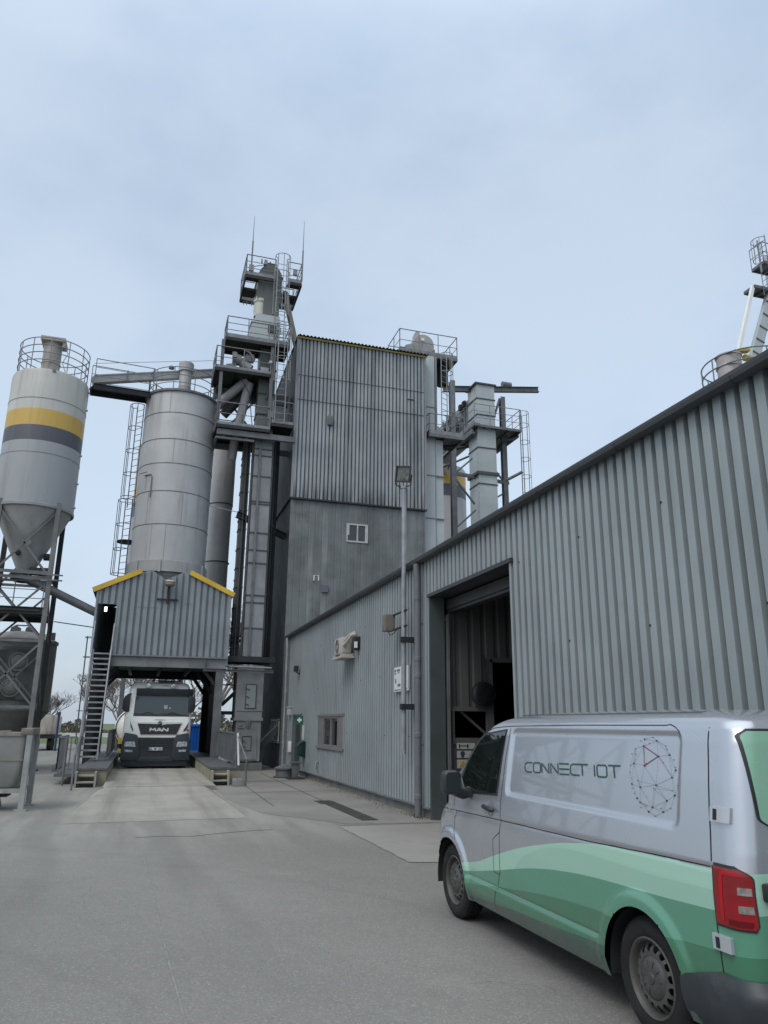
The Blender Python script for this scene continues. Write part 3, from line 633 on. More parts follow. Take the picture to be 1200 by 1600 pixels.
def platform(name, x0, y0, x1, y1, z, sides, parent, mat=m_darksteel, rmat=m_rail, h=1.05, beams=True, toe=.14, rails=(.5,1.)):
    p = MB(); p.box(x0+.03,y0+.03,z-.04,x1-.03,y1-.03,z)
    for a, c in (((x0,y0),(x1,y0)),((x0,y1),(x1,y1)),((x0,y0),(x0,y1)),((x1,y0),(x1,y1))): p.bar((a[0],a[1],z-.07),(c[0],c[1],z-.07),.06,.15)
    if beams:
        k = max(2,int((x1-x0)/.7))
        for i in range(1,k): x = x0+(x1-x0)*i/k; p.bar((x,y0+.05,z-.1),(x,y1-.05,z-.1),.05,.12)
    o = p.build(name, mat, parent)
    r = MB(); cs = {'f':[(x0,y0,z),(x1,y0,z)],'b':[(x0,y1,z),(x1,y1,z)],'l':[(x0,y0,z),(x0,y1,z)],'r':[(x1,y0,z),(x1,y1,z)]}
    for s_ in sides:
        if isinstance(s_, str): railing(r, cs[s_], h, rails, 1.1, toe)
        else: railing(r, s_, h, rails, 1.1, toe)
    r.build('railing', rmat, o)
    return o
platform('platform',2.03,31.0,4.32,33.1,14.3,['f','l',[(2.03,33.1,14.3),(3.2,33.1,14.3)]],el)
platform('platform',4.42,30.95,5.35,32.4,14.62,['f','r'],el)
platform('platform',1.8,31.0,4.22,32.9,16.97,['f','l'],el)
platform('platform',2.18,31.0,5.02,32.4,18.52,['f','l','r'],el, rails=(.36,.68,1.), toe=.2)
p4 = MB()
for a, c in (((2.88,31.3),(4.25,31.3)),((4.85,31.3),(5.5,31.3)),((2.88,33.6),(5.5,33.6)),((2.88,31.3),(2.88,33.6)),((5.5,31.3),(5.5,33.6)),((2.88,32.45),(5.5,32.45))): p4.bar((a[0],a[1],21.98),(c[0],c[1],21.98),.07,.16)
p4.box(2.92,32.4,21.94,3.5,33.1,21.98); p4.box(4.65,32.4,21.94,5.45,33.1,21.98); p4.box(2.92,31.33,22.0,3.5,31.75,22.03); p4.box(4.85,31.33,22.0,5.45,31.75,22.03)
o = p4.build('platform', m_darksteel, el)
r = MB(); 
for seg in ([(2.88,31.3,22.03),(4.25,31.3,22.03)],[(4.85,31.3,22.03),(5.5,31.3,22.03)],[(5.5,31.3,22.03),(5.5,33.6,22.03)],[(2.88,31.3,22.03),(2.88,33.6,22.03)],[(2.88,33.6,22.03),(5.5,33.6,22.03)]): railing(r, seg, 1.1, (.36,.68,1.), 1.2, .22)
for x in (3.05,3.2,3.45): r.tube([(x,33.5,21.95),(x,33.5,21.75)],.02,5)
r.build('railing', m_rail, o)
b = MB(); b.box(3.5,31.55,21.0,4.62,32.9,22.35)
n = 14
pts = [(3.5+.56-.56*cos(pi*i/n), 22.35+.62*sin(pi*i/n)) for i in range(n+1)]
b.prism(pts,'y',31.6,32.85); b.prism([(x*1.0,z+.0) for x,z in [(3.46,22.33),(4.66,22.33),(4.66,22.39),(3.46,22.39)]],'y',31.52,32.92)
b.build('head', m_headgrey, el)
b = MB(); b.lathe((4.1,31.9,23.1),[(0,-.35),(.16,-.35),(.16,.25),(0,.25)],14,0,'x'); b.box(3.9,31.75,22.85,4.4,32.1,23.0); b.bar((3.75,31.8,22.5),(4.05,31.85,23.3),.06,.06); b.build('motor', m_darksteel, el)
b = MB(); b.box(3.0,31.28,22.3,3.22,31.4,22.62); b.build('control_box', m_casing, el)
b = MB(); b.box(3.55,31.34,22.85,3.62,31.42,23.05); b.box(3.7,31.34,22.8,3.85,31.42,23.05); split(b,'floodlight', m_casing, el)
for x, zt, y in ((3.1,25.3,31.3),(5.52,25.6,31.3)):
    b = MB(); b.tube([(x,y,22.2),(x,y,23.9)],.035,6); b.tube([(x,y,23.9),(x,y,zt)],[.02,.008],6); b.build('antenna', m_steel, el)
b = MB(); ladder(b,4.55,31.25,18.55,23.2,(0,-1),20.1,.44); b.build('ladder', m_palerail, el)
b = MB(); ladder(b,4.72,30.9,14.65,19.4,(0,-1),16.6,.44); b.build('ladder', m_palerail, el)
b = MB(); b.bar((4.82,32,21.9),(5.62,32.2,18.9),.2,.2); b.build('brace', m_rust, el)
b = MB()
for x in (2.06,4.28): b.ibeam((x,31.1,14.2),(x,31.1,18.4),.14,.14); b.ibeam((x,32.9,14.2),(x,32.9,17),.14,.14)
b.bar((2.06,31.15,14.0),(5.5,31.15,14.0),.15,.25); b.bar((2.06,33,14.0),(5.5,33,14.0),.15,.25); b.bar((2.1,32.8,14.3),(4.2,32.8,16.8),.08,.08); b.bar((4.2,32.8,14.3),(2.1,32.8,16.8),.08,.08)
b.bar((2.06,31.2,13.75),(3.7,31.2,13.75),.1,.1); b.bar((2.06,31.2,13.75),(2.06,32.9,13.75),.1,.1)
for x in (2.3,2.8,3.3): b.bar((x,31.2,13.75),(x+.25,31.2,14.1),.05,.05)
b.bar((1.9,33,16.6),(5.4,33,16.6),.3,.5); b.bar((2.1,33,15.9),(3.6,33,16.6),.1,.3)
b.build('support_frame', m_steel, el)
b = MB(); b.tube([(3.3,31.9,16.95),(2.05,32.4,15.75),(1.6,32.7,15.3)],.2,12); b.build('chute_pipe', m_duct, el)
b = MB(); b.tube([(3.6,32.4,16.9),(2.4,32.9,15.5)],.22,12); b.build('chute_pipe', m_casing_dk, el)
b = MB(); b.tube([(3.42,31.9,16.8),(3.3,31.95,16.2),(2.98,32.3,14.3),(2.9,32.6,13.3)],.21,12); b.build('chute_pipe', m_duct, el)
b = MB(); b.tube([(2.9,31.6,17.75),(3.0,31.6,17.6),(3.4,31.55,17.35)],.2,12); b.lathe((2.75,31.6,17.75),[(.0,-.2),(.24,-.2),(.28,0),(.24,.2),(0,.2)],14,0,'x'); b.lathe((3.35,31.7,17.95),[(.0,-.25),(.2,-.2),(.22,.15),(0,.25)],14,0,'x'); b.bar((2.3,31.5,17.3),(2.7,31.5,17.4),.12,.2); b.tube([(3.0,31.5,18.3),(3.3,31.4,18.1),(3.5,31.45,17.8)],.05,8)
b.build('blower', m_duct, el)
b = MB(); b.box(3.82,31.35,17.05,4.18,31.5,17.45); b.build('control_box', m_white, el)
b = MB(); b.box(3.98,31.42,4.5,4.06,31.47,14.0); b.tube([(4.62,31.7,4.5),(4.62,31.7,14.2)],.03,6); split(b,'cable_duct', m_steel, el)
for x, y, z, w_, h_ in ((4.3,31.02,14.9,.22,.3),(2.5,31.05,17.6,.2,.26),(4.4,31.02,19.1,.2,.3),(5.1,31.3,22.5,.2,.28)):
    b = MB(); b.box(x,y,z,x+w_,y+.12,z+h_); b.build('junction_box', m_casing, el)
b = MB(); b.tube([(3.05,31.4,22.4),(3.3,31.5,22.7),(3.7,31.6,22.9),(3.9,31.8,23.0)],.02,5); b.tube([(2.6,31.2,17.6),(2.62,31.3,17.1),(2.9,31.5,16.9),(3.4,31.6,16.2),(3.6,31.5,14.6)],.02,5); b.tube([(4.4,31.1,19.2),(4.35,31.25,18.2),(4.3,31.45,17.0),(4.3,31.45,15.2)],.018,5); split(b,'cable', m_black, el)
b = MB(); b.bar((4.35,31.2,16.7),(4.1,31.0,15.7),.07,.07); b.bar((2.06,31.1,14.2),(2.06,32.9,16.8),.06,.06); split(b,'strut', m_darksteel, el)
b = MB(); b.lathe((4.2,31.0,17.55),[(0,-.1),(.07,-.1),(.09,.05),(0,.08)],12,0,'y'); b.build('lamp', m_white, el)
# dust filter standing on the third platform
t = thing('dust_filter','pale hopper shaped dust filter with round capped pipe on upper platform','filter',(3.8,31.9,18.55))
b = MB(); b.add([(3.0,31.3,18.6),(4.58,31.3,18.6),(4.58,32.3,18.6),(3.0,32.3,18.6),(3.5,31.45,20.2),(4.58,31.45,20.2),(4.58,32.3,20.2),(3.5,32.3,20.2)],[(3,2,1,0),(4,5,6,7),(0,1,5,4),(1,2,6,5),(2,3,7,6),(3,0,4,7)]); b.box(3.25,31.36,19.68,4.62,32.33,19.73); b.build('hopper', m_white, t)
b = MB(); b.lathe((3.7,31.85,0),[(.3,20.2),(.3,20.95),(.34,20.95),(.34,21.08),(.3,21.08),(.24,21.3),(.0,21.36)],24); b.lathe((3.7,31.85,0),[(.09,21.3),(.09,21.45),(0,21.47)],10); b.lathe((3.7,31.85,0),[(.305,20.9),(.315,20.91),(.315,20.97),(.305,20.98)],24); b.build('vent_pipe', M('cream_pipe',(.47,.46,.41),.5,0,.08,1), t)
b = MB(); b.box(4.05,31.30,19.25,4.42,31.345,19.6); b.build('hatch', m_casing_dk, t)
# ------------------------------------------------------------------ elevator on the right of the block
e2 = thing('bucket_elevator','pale elevator leg on the right edge of the tall block with drum head','elevator',(12.4,32.4,0))
b = MB(); b.box(11.95,32.0,0,12.55,32.9,19.72); b.box(12.56,32.05,0,12.98,32.9,15.25); b.build('leg_casing', m_white, e2)
b = MB()
for z in (5.9,8.77,11.2,13.34,16.9): b.box(11.92,31.97,z,12.58 if z>15 else 13.0,32.93,z+.05)
b.box(12.545,31.985,0,12.565,32.02,15.3); b.box(12.58,31.99,15.3,12.68,32.3,19.7); split(b,'flange', m_casing, e2)
platform('platform',10.75,32.1,13.85,34.0,19.85,['f','l','r','b'],e2,mat=m_steel,h=1.2,toe=.16)
platform('platform',12.1,31.6,13.9,33.2,15.36,['f','r',[(12.1,31.6,15.36),(12.1,32.0,15.36)]],e2,mat=m_steel,h=1.05,toe=.2)
b = MB(); b.lathe((12.15,32.75,20.55),[(0,-.4),(.1,-.4),(.1,-.36),(.56,-.34),(.58,-.3),(.58,.3),(.5,.36),(0,.36)],30,0,'y'); b.prism([(11.2,19.9),(12.3,19.9),(12.3,20.3),(11.8,20.6),(11.2,20.4)],'y',32.45,33.1)
b.prism([(11.85,19.88),(12.1,20.5),(12.2,20.5),(12.45,19.88)],'y',32.3,32.36); b.prism([(11.75,20.6),(12.0,21.0),(11.95,21.3),(11.8,21.35),(11.7,21.1)],'y',32.6,32.9); b.box(12.6,32.5,19.9,12.8,32.9,20.4)
b.build('drum_head', m_duct, e2)
b = MB(); b.lathe((11.1,32.75,20.2),[(0,-.12),(.2,-.12),(.2,.12),(0,.12)],16,0,'x'); b.build('motor', m_darksteel, e2)
b = MB(); b.box(11.98,32.31,20.7,12.15,32.345,20.85); b.build('label_plate', m_white_p, e2)
b = MB(); ladder(b,13.05,31.95,15.5,19.8,(.5,-.87),16.6,.44); b.build('ladder', m_palerail, e2)
b = MB(); b.lathe((13.3,32.8,19.0),[(0,-.4),(.3,-.4),(.3,.7),(0,.7)],14); b.bar((12.3,33.3,15.2),(13.8,32.3,15.2),.08,.12); b.bar((12.6,33,13.9),(13.8,32.3,15.2),.08,.08); split(b,'under_gear', m_darksteel, e2)
# ------------------------------------------------------------------ gantry and conveyor behind
ga = thing('steel_gantry','dark steel gantry with long crane beam overhanging to the right','gantry',(17.7,38.2,0))
b = MB(); b.ibeam((16.1,38.2,0),(16.1,38.2,21.75),.3,.3); b.build('post', m_steel, ga)
b = MB(); b.ibeam((19.75,38.9,0),(19.75,38.9,21.5),.3,.3); b.build('post', m_steel, ga)
b = MB(); b.ibeam((15.8,38.9,21.5),(22.35,38.9,22.4),.25,.34); b.lathe((20.1,38.9,22.4),[(0,-.3),(.2,-.3),(.2,.3),(0,.3)],12,0,'x'); b.build('crane_beam', m_steel, ga)
b = MB(); b.bar((19.6,38.9,21.4),(18.9,38.9,19.3),.12,.12); b.bar((16.1,38.2,15.9),(20,38.9,15.9),.14,.2)
for p, q in (((16.1,38.2,15.8),(17.4,38.4,17)),((16.1,38.2,15.7),(17.5,38.4,14.2)),((19.75,38.9,15.9),(18.7,38.6,16.8)),((19.75,38.9,15.3),(18.7,38.6,14.6)),((16.2,38.2,12.6),(17.5,38.3,13.8))): b.bar(p,q,.09,.09)
split(b,'brace', m_steel, ga)
sh = thing('conveyor_shaft','square pale grey conveyor shaft standing between the gantry posts','shaft',(18.2,38.5,0))
b = MB(); b.box(17.62,38.0,0,18.8,39.3,21.75); b.build('casing', m_white, sh)
b = MB()
for z in (20.75,19.7,17.6,15.35): b.box(17.58,37.96,z,18.84,39.34,z+.06)
b.box(17.5,37.9,15.95,18.92,39.4,16.12); b.box(17.5,37.9,21.7,18.9,39.4,21.8); split(b,'flange', m_casing_dk, sh)
b = MB()
z = 10.
while z < 18.4: b.box(17.6,37.985,z,17.62,38.02,z+.05); z += .3
b.build('bolts', m_casing, sh)
b = MB(); b.box(17.7,39.5,19.3,18.9,47,21.3)
y = 39.8
while y < 47: b.box(17.6,y,19.2,17.7,y+.12,21.4); b.box(17.45,y+.3,20.2,17.7,y+.6,20.8); y += .9
b.build('conveyor_trough', m_casing, sh)
b = MB()
random.seed(2)
y = 39.5
while y < 46.5: z = random.uniform(19.6,20.9); b.box(17.38,y,z,17.6,y+.25,z+.35); y += .5
b.build('drive_gear', m_darksteel, sh)
platform('platform',17.3,37.7,20.35,41.0,18.95,['f','r'],sh,mat=m_steel,h=1.3,toe=.0,rails=(.33,.66,1.))
platform('platform',17.28,37.66,17.6,47.5,18.99,['l'],sh,mat=m_steel,h=1.5,toe=.2,rails=(.3,.6,1.),beams=False)
b = MB(); b.bar((17.3,38,18.6),(17.3,47,18.6),.12,.3); b.bar((20.3,38,18.7),(20.3,41,18.7),.1,.25)
for p, q in (((17.4,38,18.5),(20.2,41,18.5)),((20.2,38,18.5),(17.4,41,18.5)),((17.3,41,18.4),(18.8,46,18.4)),((18.8,41,18.4),(17.3,46,18.4))): b.bar(p,q,.08,.1)
b.build('under_frame', m_steel, sh)
b = MB(); ladder(b,20.5,38.1,13.0,20.2,(.85,-.5),15.0,.45,cr=.42); b.bar((19.75,38.6,16.0),(20.5,38.0,16.4),.3,.08); b.build('ladder', m_rail, sh)
# ------------------------------------------------------------------ far right elevator on a silo behind the hall
t = thing('storage_silo','pale silo behind the hall at the far right with ring rail and yellow motor','silo',(26.25,26,0))
b = MB(); b.lathe((26.25,26,0),[(1.9,0),(1.9,17.3),(1.7,17.45),(0,17.6)],40); b.build('shell', m_white, t)
b = MB(); ringrail(b,(26.25,26),2.0,17.45,1.05,(.5,1.),10,.035); b.build('railing', m_rail, t)
b = MB(); b.lathe((24.85,25.6,0),[(0,17.3),(.55,17.4),(.55,17.95),(.6,17.95),(.6,18.0),(.55,18.05),(.55,18.5),(.6,18.5),(.6,18.56),(0,18.65)],20); b.build('filter_drum', M('pinkish_drum',(.40,.37,.36),.5), t)
b = MB(); b.lathe((25.55,25.1,18.35),[(0,-.25),(.16,-.25),(.16,.25),(0,.25)],12,0,'x'); b.bar((24.9,25.3,18.68),(25.6,25.1,18.75),.3,.12); b.build('motor', M('motor_yellow',(.30,.24,.04),.5), t)
t = thing('conveyor_elevator','white conveyor elevator with railed head platform at the far right edge','elevator',(29.3,26.5,0))
b = MB(); b.box(30.3,26.9,0,31.3,27.9,26.5); b.build('leg_casing', m_white, t)
platform('platform',27.35,25.9,30.2,26.6,23.1,[],t,mat=m_steel)
platform('platform',27.75,25.5,30.5,26.3,24.3,['f','l'],t,mat=m_steel,h=1.1,toe=.0)
b = MB(); b.bar((27.35,26,23.1),(25.6,26,18.4),.16,.16); b.build('strut', m_white_p, t)
b = MB(); b.bar((28.7,26.2,23.1),(26.75,26.2,18.6),.5,.25,0,(0,1,0)); b.build('inclined_duct', m_white, t)
b = MB()
for i in range(6):
    f = i/6; x, z = 28.7-1.95*f, 23.1-4.5*f; b.bar((x-.24,26.05,z+.1),(x+.24,26.05,z-.1),.04,.05)
b.build('duct_ribs', m_steel, t)
b = MB(); ladder(b,27.85,25.6,22.6,25.75,(-1,0),24.4,.5,cr=.38); b.tube([(27.4,25.4,23.5),(27.4,25.4,25.3)],.05,6); b.bar((27.2,25.4,24.9),(27.75,25.4,25.35),.06,.06); b.build('ladder', m_rail, t)
t = thing('striped_silo','pale silo with yellow and grey bands under the gantry platform','silo',(18.35,46,0))
m_str2 = None
def striped(name, base, zs, lower, lowerz):
    m, n, b = newmat(name)
    tc = node(n,'ShaderNodeTexCoord'); sp = node(n,'ShaderNodeSeparateXYZ'); n.links.new(tc.outputs['Object'], sp.inputs[0]); z = sp.outputs[2]
    v = coords(n); vs = coords(n,(2.6,2.6,.12)); g = noise(n, vs, 1.2, 5); 
    c = mixc(n, ramp(n, noise(n,v,.6),.3,.7), [x*.94 for x in base],[x*1.06 for x in base])
    c = mixc(n, math_(n,'LESS_THAN', z, lowerz), c, lower)
    y0, y1, y2 = zs
    c = mixc(n, math_(n,'MULTIPLY', math_(n,'LESS_THAN', z, y0), math_(n,'GREATER_THAN', z, y1)), c, (.50,.33,.07))
    c = mixc(n, math_(n,'MULTIPLY', math_(n,'LESS_THAN', z, y1), math_(n,'GREATER_THAN', z, y2)), c, (.072,.075,.092))
    c = mixc(n, math_(n,'MULTIPLY', ramp(n, g, .5,.8), .5), c, (.17,.155,.13))
    up = math_(n,'MULTIPLY', ramp(n, z, y0+.3, y0+2.4), ramp(n, g, .42,.75))
    c = mixc(n, math_(n,'MULTIPLY',up,.4), c, (.24,.215,.17))
    sc = noise(n, coords(n,(9,9,.5)), 1.1, 5, .7)
    c = mixc(n, math_(n,'MULTIPLY', ramp(n, sc, .58,.8), .42), c, (.11,.10,.085))
    n.links.new(c, b.inputs['Base Color']); b.inputs['Roughness'].default_value = .5
    return m
b = MB(); b.lathe((18.35,46,0),[(1.8,0),(1.8,18.6),(1.7,18.75),(0,18.8)],40); b.build('shell', striped('striped_paint_far',(.44,.43,.40),(18.1,17.35,16.5),(.34,.33,.335),16.5), t)
# ------------------------------------------------------------------ left silo on braced legs
CX, CY, R = -4.76, 31.4, 1.47
t = thing('striped_silo','white silo with yellow and dark bands on braced legs at left','silo',(CX,CY,0))
sil = M
b = MB(); b.lathe((CX,CY,0),[(R,9.75),(R,15.2),(R-.03,15.33),(R-.3,15.42),(0,15.6)],64)
sh1 = b.build('shell', striped('striped_paint',(.46,.455,.42),(13.62,12.93,12.3),(.30,.315,.325),12.3), t)
b = MB()
for z in (14.05,11.8): b.lathe((CX,CY,0),[(R,z),(R+.012,z+.01),(R+.012,z+.03),(R,z+.04)],64)
b.lathe((CX,CY,0),[(R-.02,9.68),(R+.025,9.7),(R+.025,9.8),(R,9.82)],64)
for z in (10,11,12.2,14.2,15.0): b.tube([(CX+R,CY-.3,z),(CX+R+.08,CY-.3,z)],.04,6)
split(b,'seam', M('silo_seam',(.24,.245,.245),.5), t)
b = MB(); b.lathe((CX,CY,0),[(R-.04,9.75),(.28,7.35),(.22,7.1)],48); b.lathe((CX+.1,CY-.9,8.35),[(0,-.06),(.12,-.06),(.12,.0)],12,0,'y'); b.build('cone', M('silo_cone',(.31,.31,.30),.6,0,.15,1,.4,(.10,.10,.095),3), t)
b = MB(); b.lathe((CX+.75,CY-.25,7.95),[(0,-.15),(.14,-.12),(.14,.12),(0,.15)],12,0,'x'); b.lathe((CX-.25,CY-.55,8.0),[(0,-.12),(.1,-.1),(.1,.1),(0,.1)],12,0,'y'); b.build('vibrator', m_darksteel, t)
b = MB(); ringrail(b,(CX,CY),R-.12,15.4,1.35,(.28,.52,.76,1.),12,.02); b.build('railing', m_rail, t)
b = MB(); b.lathe((CX-.1,CY-.2,0),[(.36,15.4),(.36,16.05),(.38,16.05),(.38,16.1),(.36,16.1),(.36,17.0)],24); b.box(CX-.55,CY-.65,17.0,CX+.4,CY+.3,17.16); b.box(CX+.3,CY-.6,16.75,CX+.4,CY-.45,17.05)
b.tube([(CX+.35,CY-.5,16.9),(CX+.55,CY-.6,16.5),(CX+.4,CY-.7,16.0),(CX+.6,CY-.7,15.5)],.018,5); b.build('vent', M('weathered_vent',(.32,.30,.26),.6,0,.2,2,.6,(.10,.09,.075),4,.5,(.12,.11,.09),1.2), t)
b = MB(); b.lathe((CX+.25,CY-1.38,15.28),[(0,-.1),(.07,-.1),(.07,.08),(0,.08)],10,0,'y'); b.build('lamp', m_steel, t)
def leg(x, y, mat):
    b = MB(); b.ibeam((x,y,.06),(x,y,9.95),.17,.17,0,.02,(0,1,0)); b.box(x-.2,y-.2,0,x+.2,y+.2,.06); b.build('leg', mat, t)
m_legL = M('weathered_leg',(.155,.155,.15),.55,0,.2,1.5,.5,(.09,.085,.08),4); m_legD = m_darksteel
for x in (-1.03,1.03): leg(CX+x,CY-1.03,m_legL); leg(CX+x,CY+1.03,m_legD)
b = MB(); a_, c_ = CX-1.03, CX+1.03; yf, yb = CY-1.05, CY+1.05
for y in (yf,yb):
    for z0, z1 in ((7.0,9.6),(4.7,6.9),(2.3,4.6)): b.bar((a_,y,z1),(c_,y,z0),.05,.07); b.bar((c_,y,z1),(a_,y,z0),.05,.07)
    for z in (7.2,7.0,4.65,2.3): b.bar((a_,y,z),(c_,y,z),.07,.1)
for x in (a_,c_):
    for z0, z1 in ((4.7,6.9),(2.3,4.6)): b.bar((x,yf,z1),(x,yb,z0),.05,.06)
b.build('braces', M('brace_steel',(.13,.13,.13),.6,0,.2,3,.5,(.06,.05,.045),4), t)
b = MB(); b.box(CX-1.1,CY-1.15,5.72,CX+.85,CY+1.0,5.8); b.ibeam((CX-1.2,CY-1.1,5.75),(CX+.95,CY-1.1,5.75),.12,.26); b.ibeam((CX-1.2,CY+1.0,5.7),(CX+.95,CY+1.0,5.7),.12,.3)
o = b.build('platform', m_darksteel, t)
b = MB(); railing(b,[(CX-1.1,CY-1.12,5.85),(CX+.9,CY-1.12,5.85)],1.0,(.35,.68,1.),1.0,0)
for z in (6.95,7.15): b.bar((CX-1.1,CY-1.2,z),(CX+1.5,CY-1.2,z-.05),.05,.05)
b.build('railing', m_steel, o)
b = MB(); b.bar((CX+1.1,CY-.9,4.9),(CX+1.4,CY-.9,4.9),.03,.03); b.box(CX+1.33,CY-.98,4.72,CX+1.47,CY-.8,4.98); b.build('lamp', m_black, t)
# screw conveyor from its cone into the bay
t = thing('screw_conveyor','long inclined steel screw conveyor running from the striped silo cone to bay','conveyor',(-3.2,31.2,6.4))
b = MB(); b.tube([(-4.95,31.2,7.2),(-2.02,31.42,5.93)],.16,12); b.bar((-4.9,31.2,7.32),(-2.04,31.42,6.05),.22,.1); b.build('trough', m_steel, t)
b = MB(); b.lathe((CX,31.3,0),[(.24,7.3),(.24,7.0),(.34,6.95)],14); b.lathe((-5.0,31.2,7.2),[(0,-.2),(.2,-.2),(.2,.15),(0,.15)],12,0,'x'); b.build('inlet', m_darksteel, t)
b = MB(); b.lathe((-4.2,31.1,7.35),[(0,-.35),(.15,-.35),(.17,.3),(0,.35)],14,0,'x'); b.box(-4.1,30.95,7.1,-3.75,31.3,7.25); b.build('motor', m_darksteel, t)
b = MB(); b.tube([(-3.4,30.5,5.4),(-2.0,31.0,5.3)],.02,5); tag(b.build('cable', m_black),'dark cable strung from the silo legs to the bay','cable')
# catwalk bridge between the two silos, and the long chute above it
t = thing('catwalk','railed catwalk bridge joining the striped silo top to the ringed silo','catwalk',(-2.1,32.1,15.6))
A, B_ = V((-3.2,31.5,15.48)), V((-.85,32.5,15.85))
b = MB(); b.bar(A,B_,.7,.08); b.ibeam(A+V((.1,-.35,-.12)),B_+V((.1,-.35,-.12)),.1,.26); b.ibeam(A+V((-.1,.35,-.12)),B_+V((-.1,.35,-.12)),.1,.26); b.build('deck', m_darksteel, t)
b = MB(); railing(b,[A+V((.1,-.36,0)),B_+V((.1,-.36,0))],1.15,(.33,.66,1.),2.5,0,.018); railing(b,[A+V((-.1,.36,0)),B_+V((-.1,.36,0))],1.15,(.33,.66,1.),2.5,0,.018); b.build('railing', m_rail, t)
t = thing('long_chute','long shallow conveyor chute passing behind the ringed silo to the elevator','chute',(-.5,33.5,16.8))
b = MB(); b.bar((-3.25,32.0,15.98),(2.2,34.0,18.1),.36,.3); b.bar((-3.25,32.0,16.16),(2.2,34.0,18.28),.42,.05); b.build('trough', m_duct, t)
b = MB(); 
for f in (.25,.45,.72): p = V((-3.25,32.0,15.98)).lerp(V((2.2,34,18.1)),f); b.bar(p+V((0,-.2,-.25)),p+V((0,-.2,.3)),.05,.05)
b.tube([(-3.25,31.9,16.75),(2.2,33.9,18.75)],.012,5); b.build('brackets', m_steel, t)
# ------------------------------------------------------------------ ringed silo over the bay
SX, SY, SR = .54, 32.9, 1.56
t = thing('ringed_silo','grey silo with dark ring seams and railed top standing over bay','silo',(SX,SY,3.9))
b = MB(); b.lathe((SX,SY,0),[(SR,8.0),(SR,15.75),(SR-.02,15.82),(0,16.05)],72); b.build('shell', m_silo, t)
b = MB()
for z in (9.72,11.16,12.4,13.5,14.72): b.lathe((SX,SY,0),[(SR,z),(SR+.014,z+.004),(SR+.014,z+.026),(SR,z+.03)],72)
b.lathe((SX,SY,0),[(SR,15.72),(SR+.07,15.74),(SR+.07,15.84),(SR-.05,15.86)],72)
a = -pi/2-.75
def vs_(a, z0, z1, w=.006): b.bar((SX+(SR+.004)*cos(a),SY+(SR+.004)*sin(a),z0),(SX+(SR+.004)*cos(a),SY+(SR+.004)*sin(a),z1),w,.012)
for a, z0, z1 in ((-2.1,8.2,9.72),(-1.72,8.2,9.72),(-2.3,9.75,11.16),(-1.35,9.75,11.1),(-2.45,11.2,12.0),(-1.7,12.45,13.5),(-1.9,14.75,15.7)): vs_(a, z0, z1)
split(b,'ring_seam', M('silo_ring_seam',(.12,.12,.12),.6,0,.25,4), t)
b = MB(); b.lathe((SX,SY,0),[(SR+.005,7.72),(SR+.05,7.74),(SR+.05,8.2),(SR+.005,8.22)],72)
for i in range(10):
    a = 2*pi*i/10+.1; b.bar((SX+(SR+.07)*cos(a),SY+(SR+.07)*sin(a),7.7),(SX+(SR+.07)*cos(a),SY+(SR+.07)*sin(a),8.2),.1,.08,0,(cos(a),sin(a),0))
b.build('skirt', m_duct, t)
b = MB(); b.lathe((SX,SY,0),[(SR-.05,7.74),(.4,5.6),(.3,4.4)],48); b.build('cone', m_duct, t)
b = MB()
for sx in (-1,1):
    for sy in (-1,1): b.ibeam((SX+sx*1.1,SY+sy*1.1,4.3),(SX+sx*1.1,SY+sy*1.1,7.75),.2,.2)
b.build('stool', m_darksteel, t)
b = MB(); ringrail(b,(SX,SY),SR-.1,15.85,1.1,(.33,.66,1.),10,.02); b.build('railing', m_rail, t)
b = MB(); b.lathe((SX+.05,SY-.1,0),[(.27,15.9),(.27,16.55),(.285,16.56),(.27,16.6),(.27,17.35),(.34,17.35),(.34,17.75),(.3,17.8),(0,17.84)],22); b.build('vent', m_duct, t)
b = MB(); b.lathe((SX-.6,SY-1.1,17.0),[(0,.08),(.12,.05),(.12,-.05),(0,-.06)],10); b.tube([(SX-1.48,SY-1.15,11.9),(SX-1.2,SY-1.38,11.95)],.02,5) ; b.build('lamp', m_steel, t)
b = MB(); b.tube([(SX-1.3,SY-.95,11.9),(SX-1.02,SY-1.22,11.92),(SX-.98,SY-1.26,11.8),(SX-.98,SY-1.26,10.9)],.02,6); b.build('conduit', m_steel, t)
t = thing('caged_ladder','tall caged ladder running up the left side of the ringed silo','ladder',(-1.35,33.9,6.5))
b = MB(); ladder(b,-1.25,33.9,11.0,15.9,(-.75,-.66),11.4,.45,cr=.36); b.build('upper_flight', m_steel, t)
b = MB(); ladder(b,-1.32,33.7,6.8,11.3,(-.75,-.66),7.9,.45,cr=.36); b.build('lower_flight', m_steel, t)
b = MB(); b.lathe((-1.25,33.8,9.35),[(0,0),(.42,0),(.42,.06),(0,.06)],14); b.build('landing', m_darksteel, t)
t = thing('duct_column','fat grey duct column with a slight kink standing behind the ringed silo','duct',(2.9,36.3,3.9))
b = MB(); b.tube([(2.85,36.3,4.3),(2.85,36.3,11.7),(2.88,36.3,12.2),(2.88,36.3,15.3)],[.55,.55,.57,.57],28); b.build('shell', M('pale_duct',(.46,.46,.455),.5,0,.12,.6,.5,(.22,.22,.215),3), t)
b = MB(); 
for z in (6.5,9.2,12.1): b.lathe((2.87,36.3,0),[(.56,z),(.585,z+.01),(.585,z+.05),(.56,z+.06)],28)
split(b,'seam', m_casing_dk, t)
t = thing('striped_silo','distant silo with yellow and dark bands glimpsed behind the caged ladder','silo',(-.02,47,0))
b = MB(); b.lathe((-.02,47,0),[(1.6,9.0),(1.6,18.5),(0,19)],36); b.lathe((-.02,47,0),[(1.58,9.0),(.3,6.4)],36); split(MB(),'leg',m_steel,t)
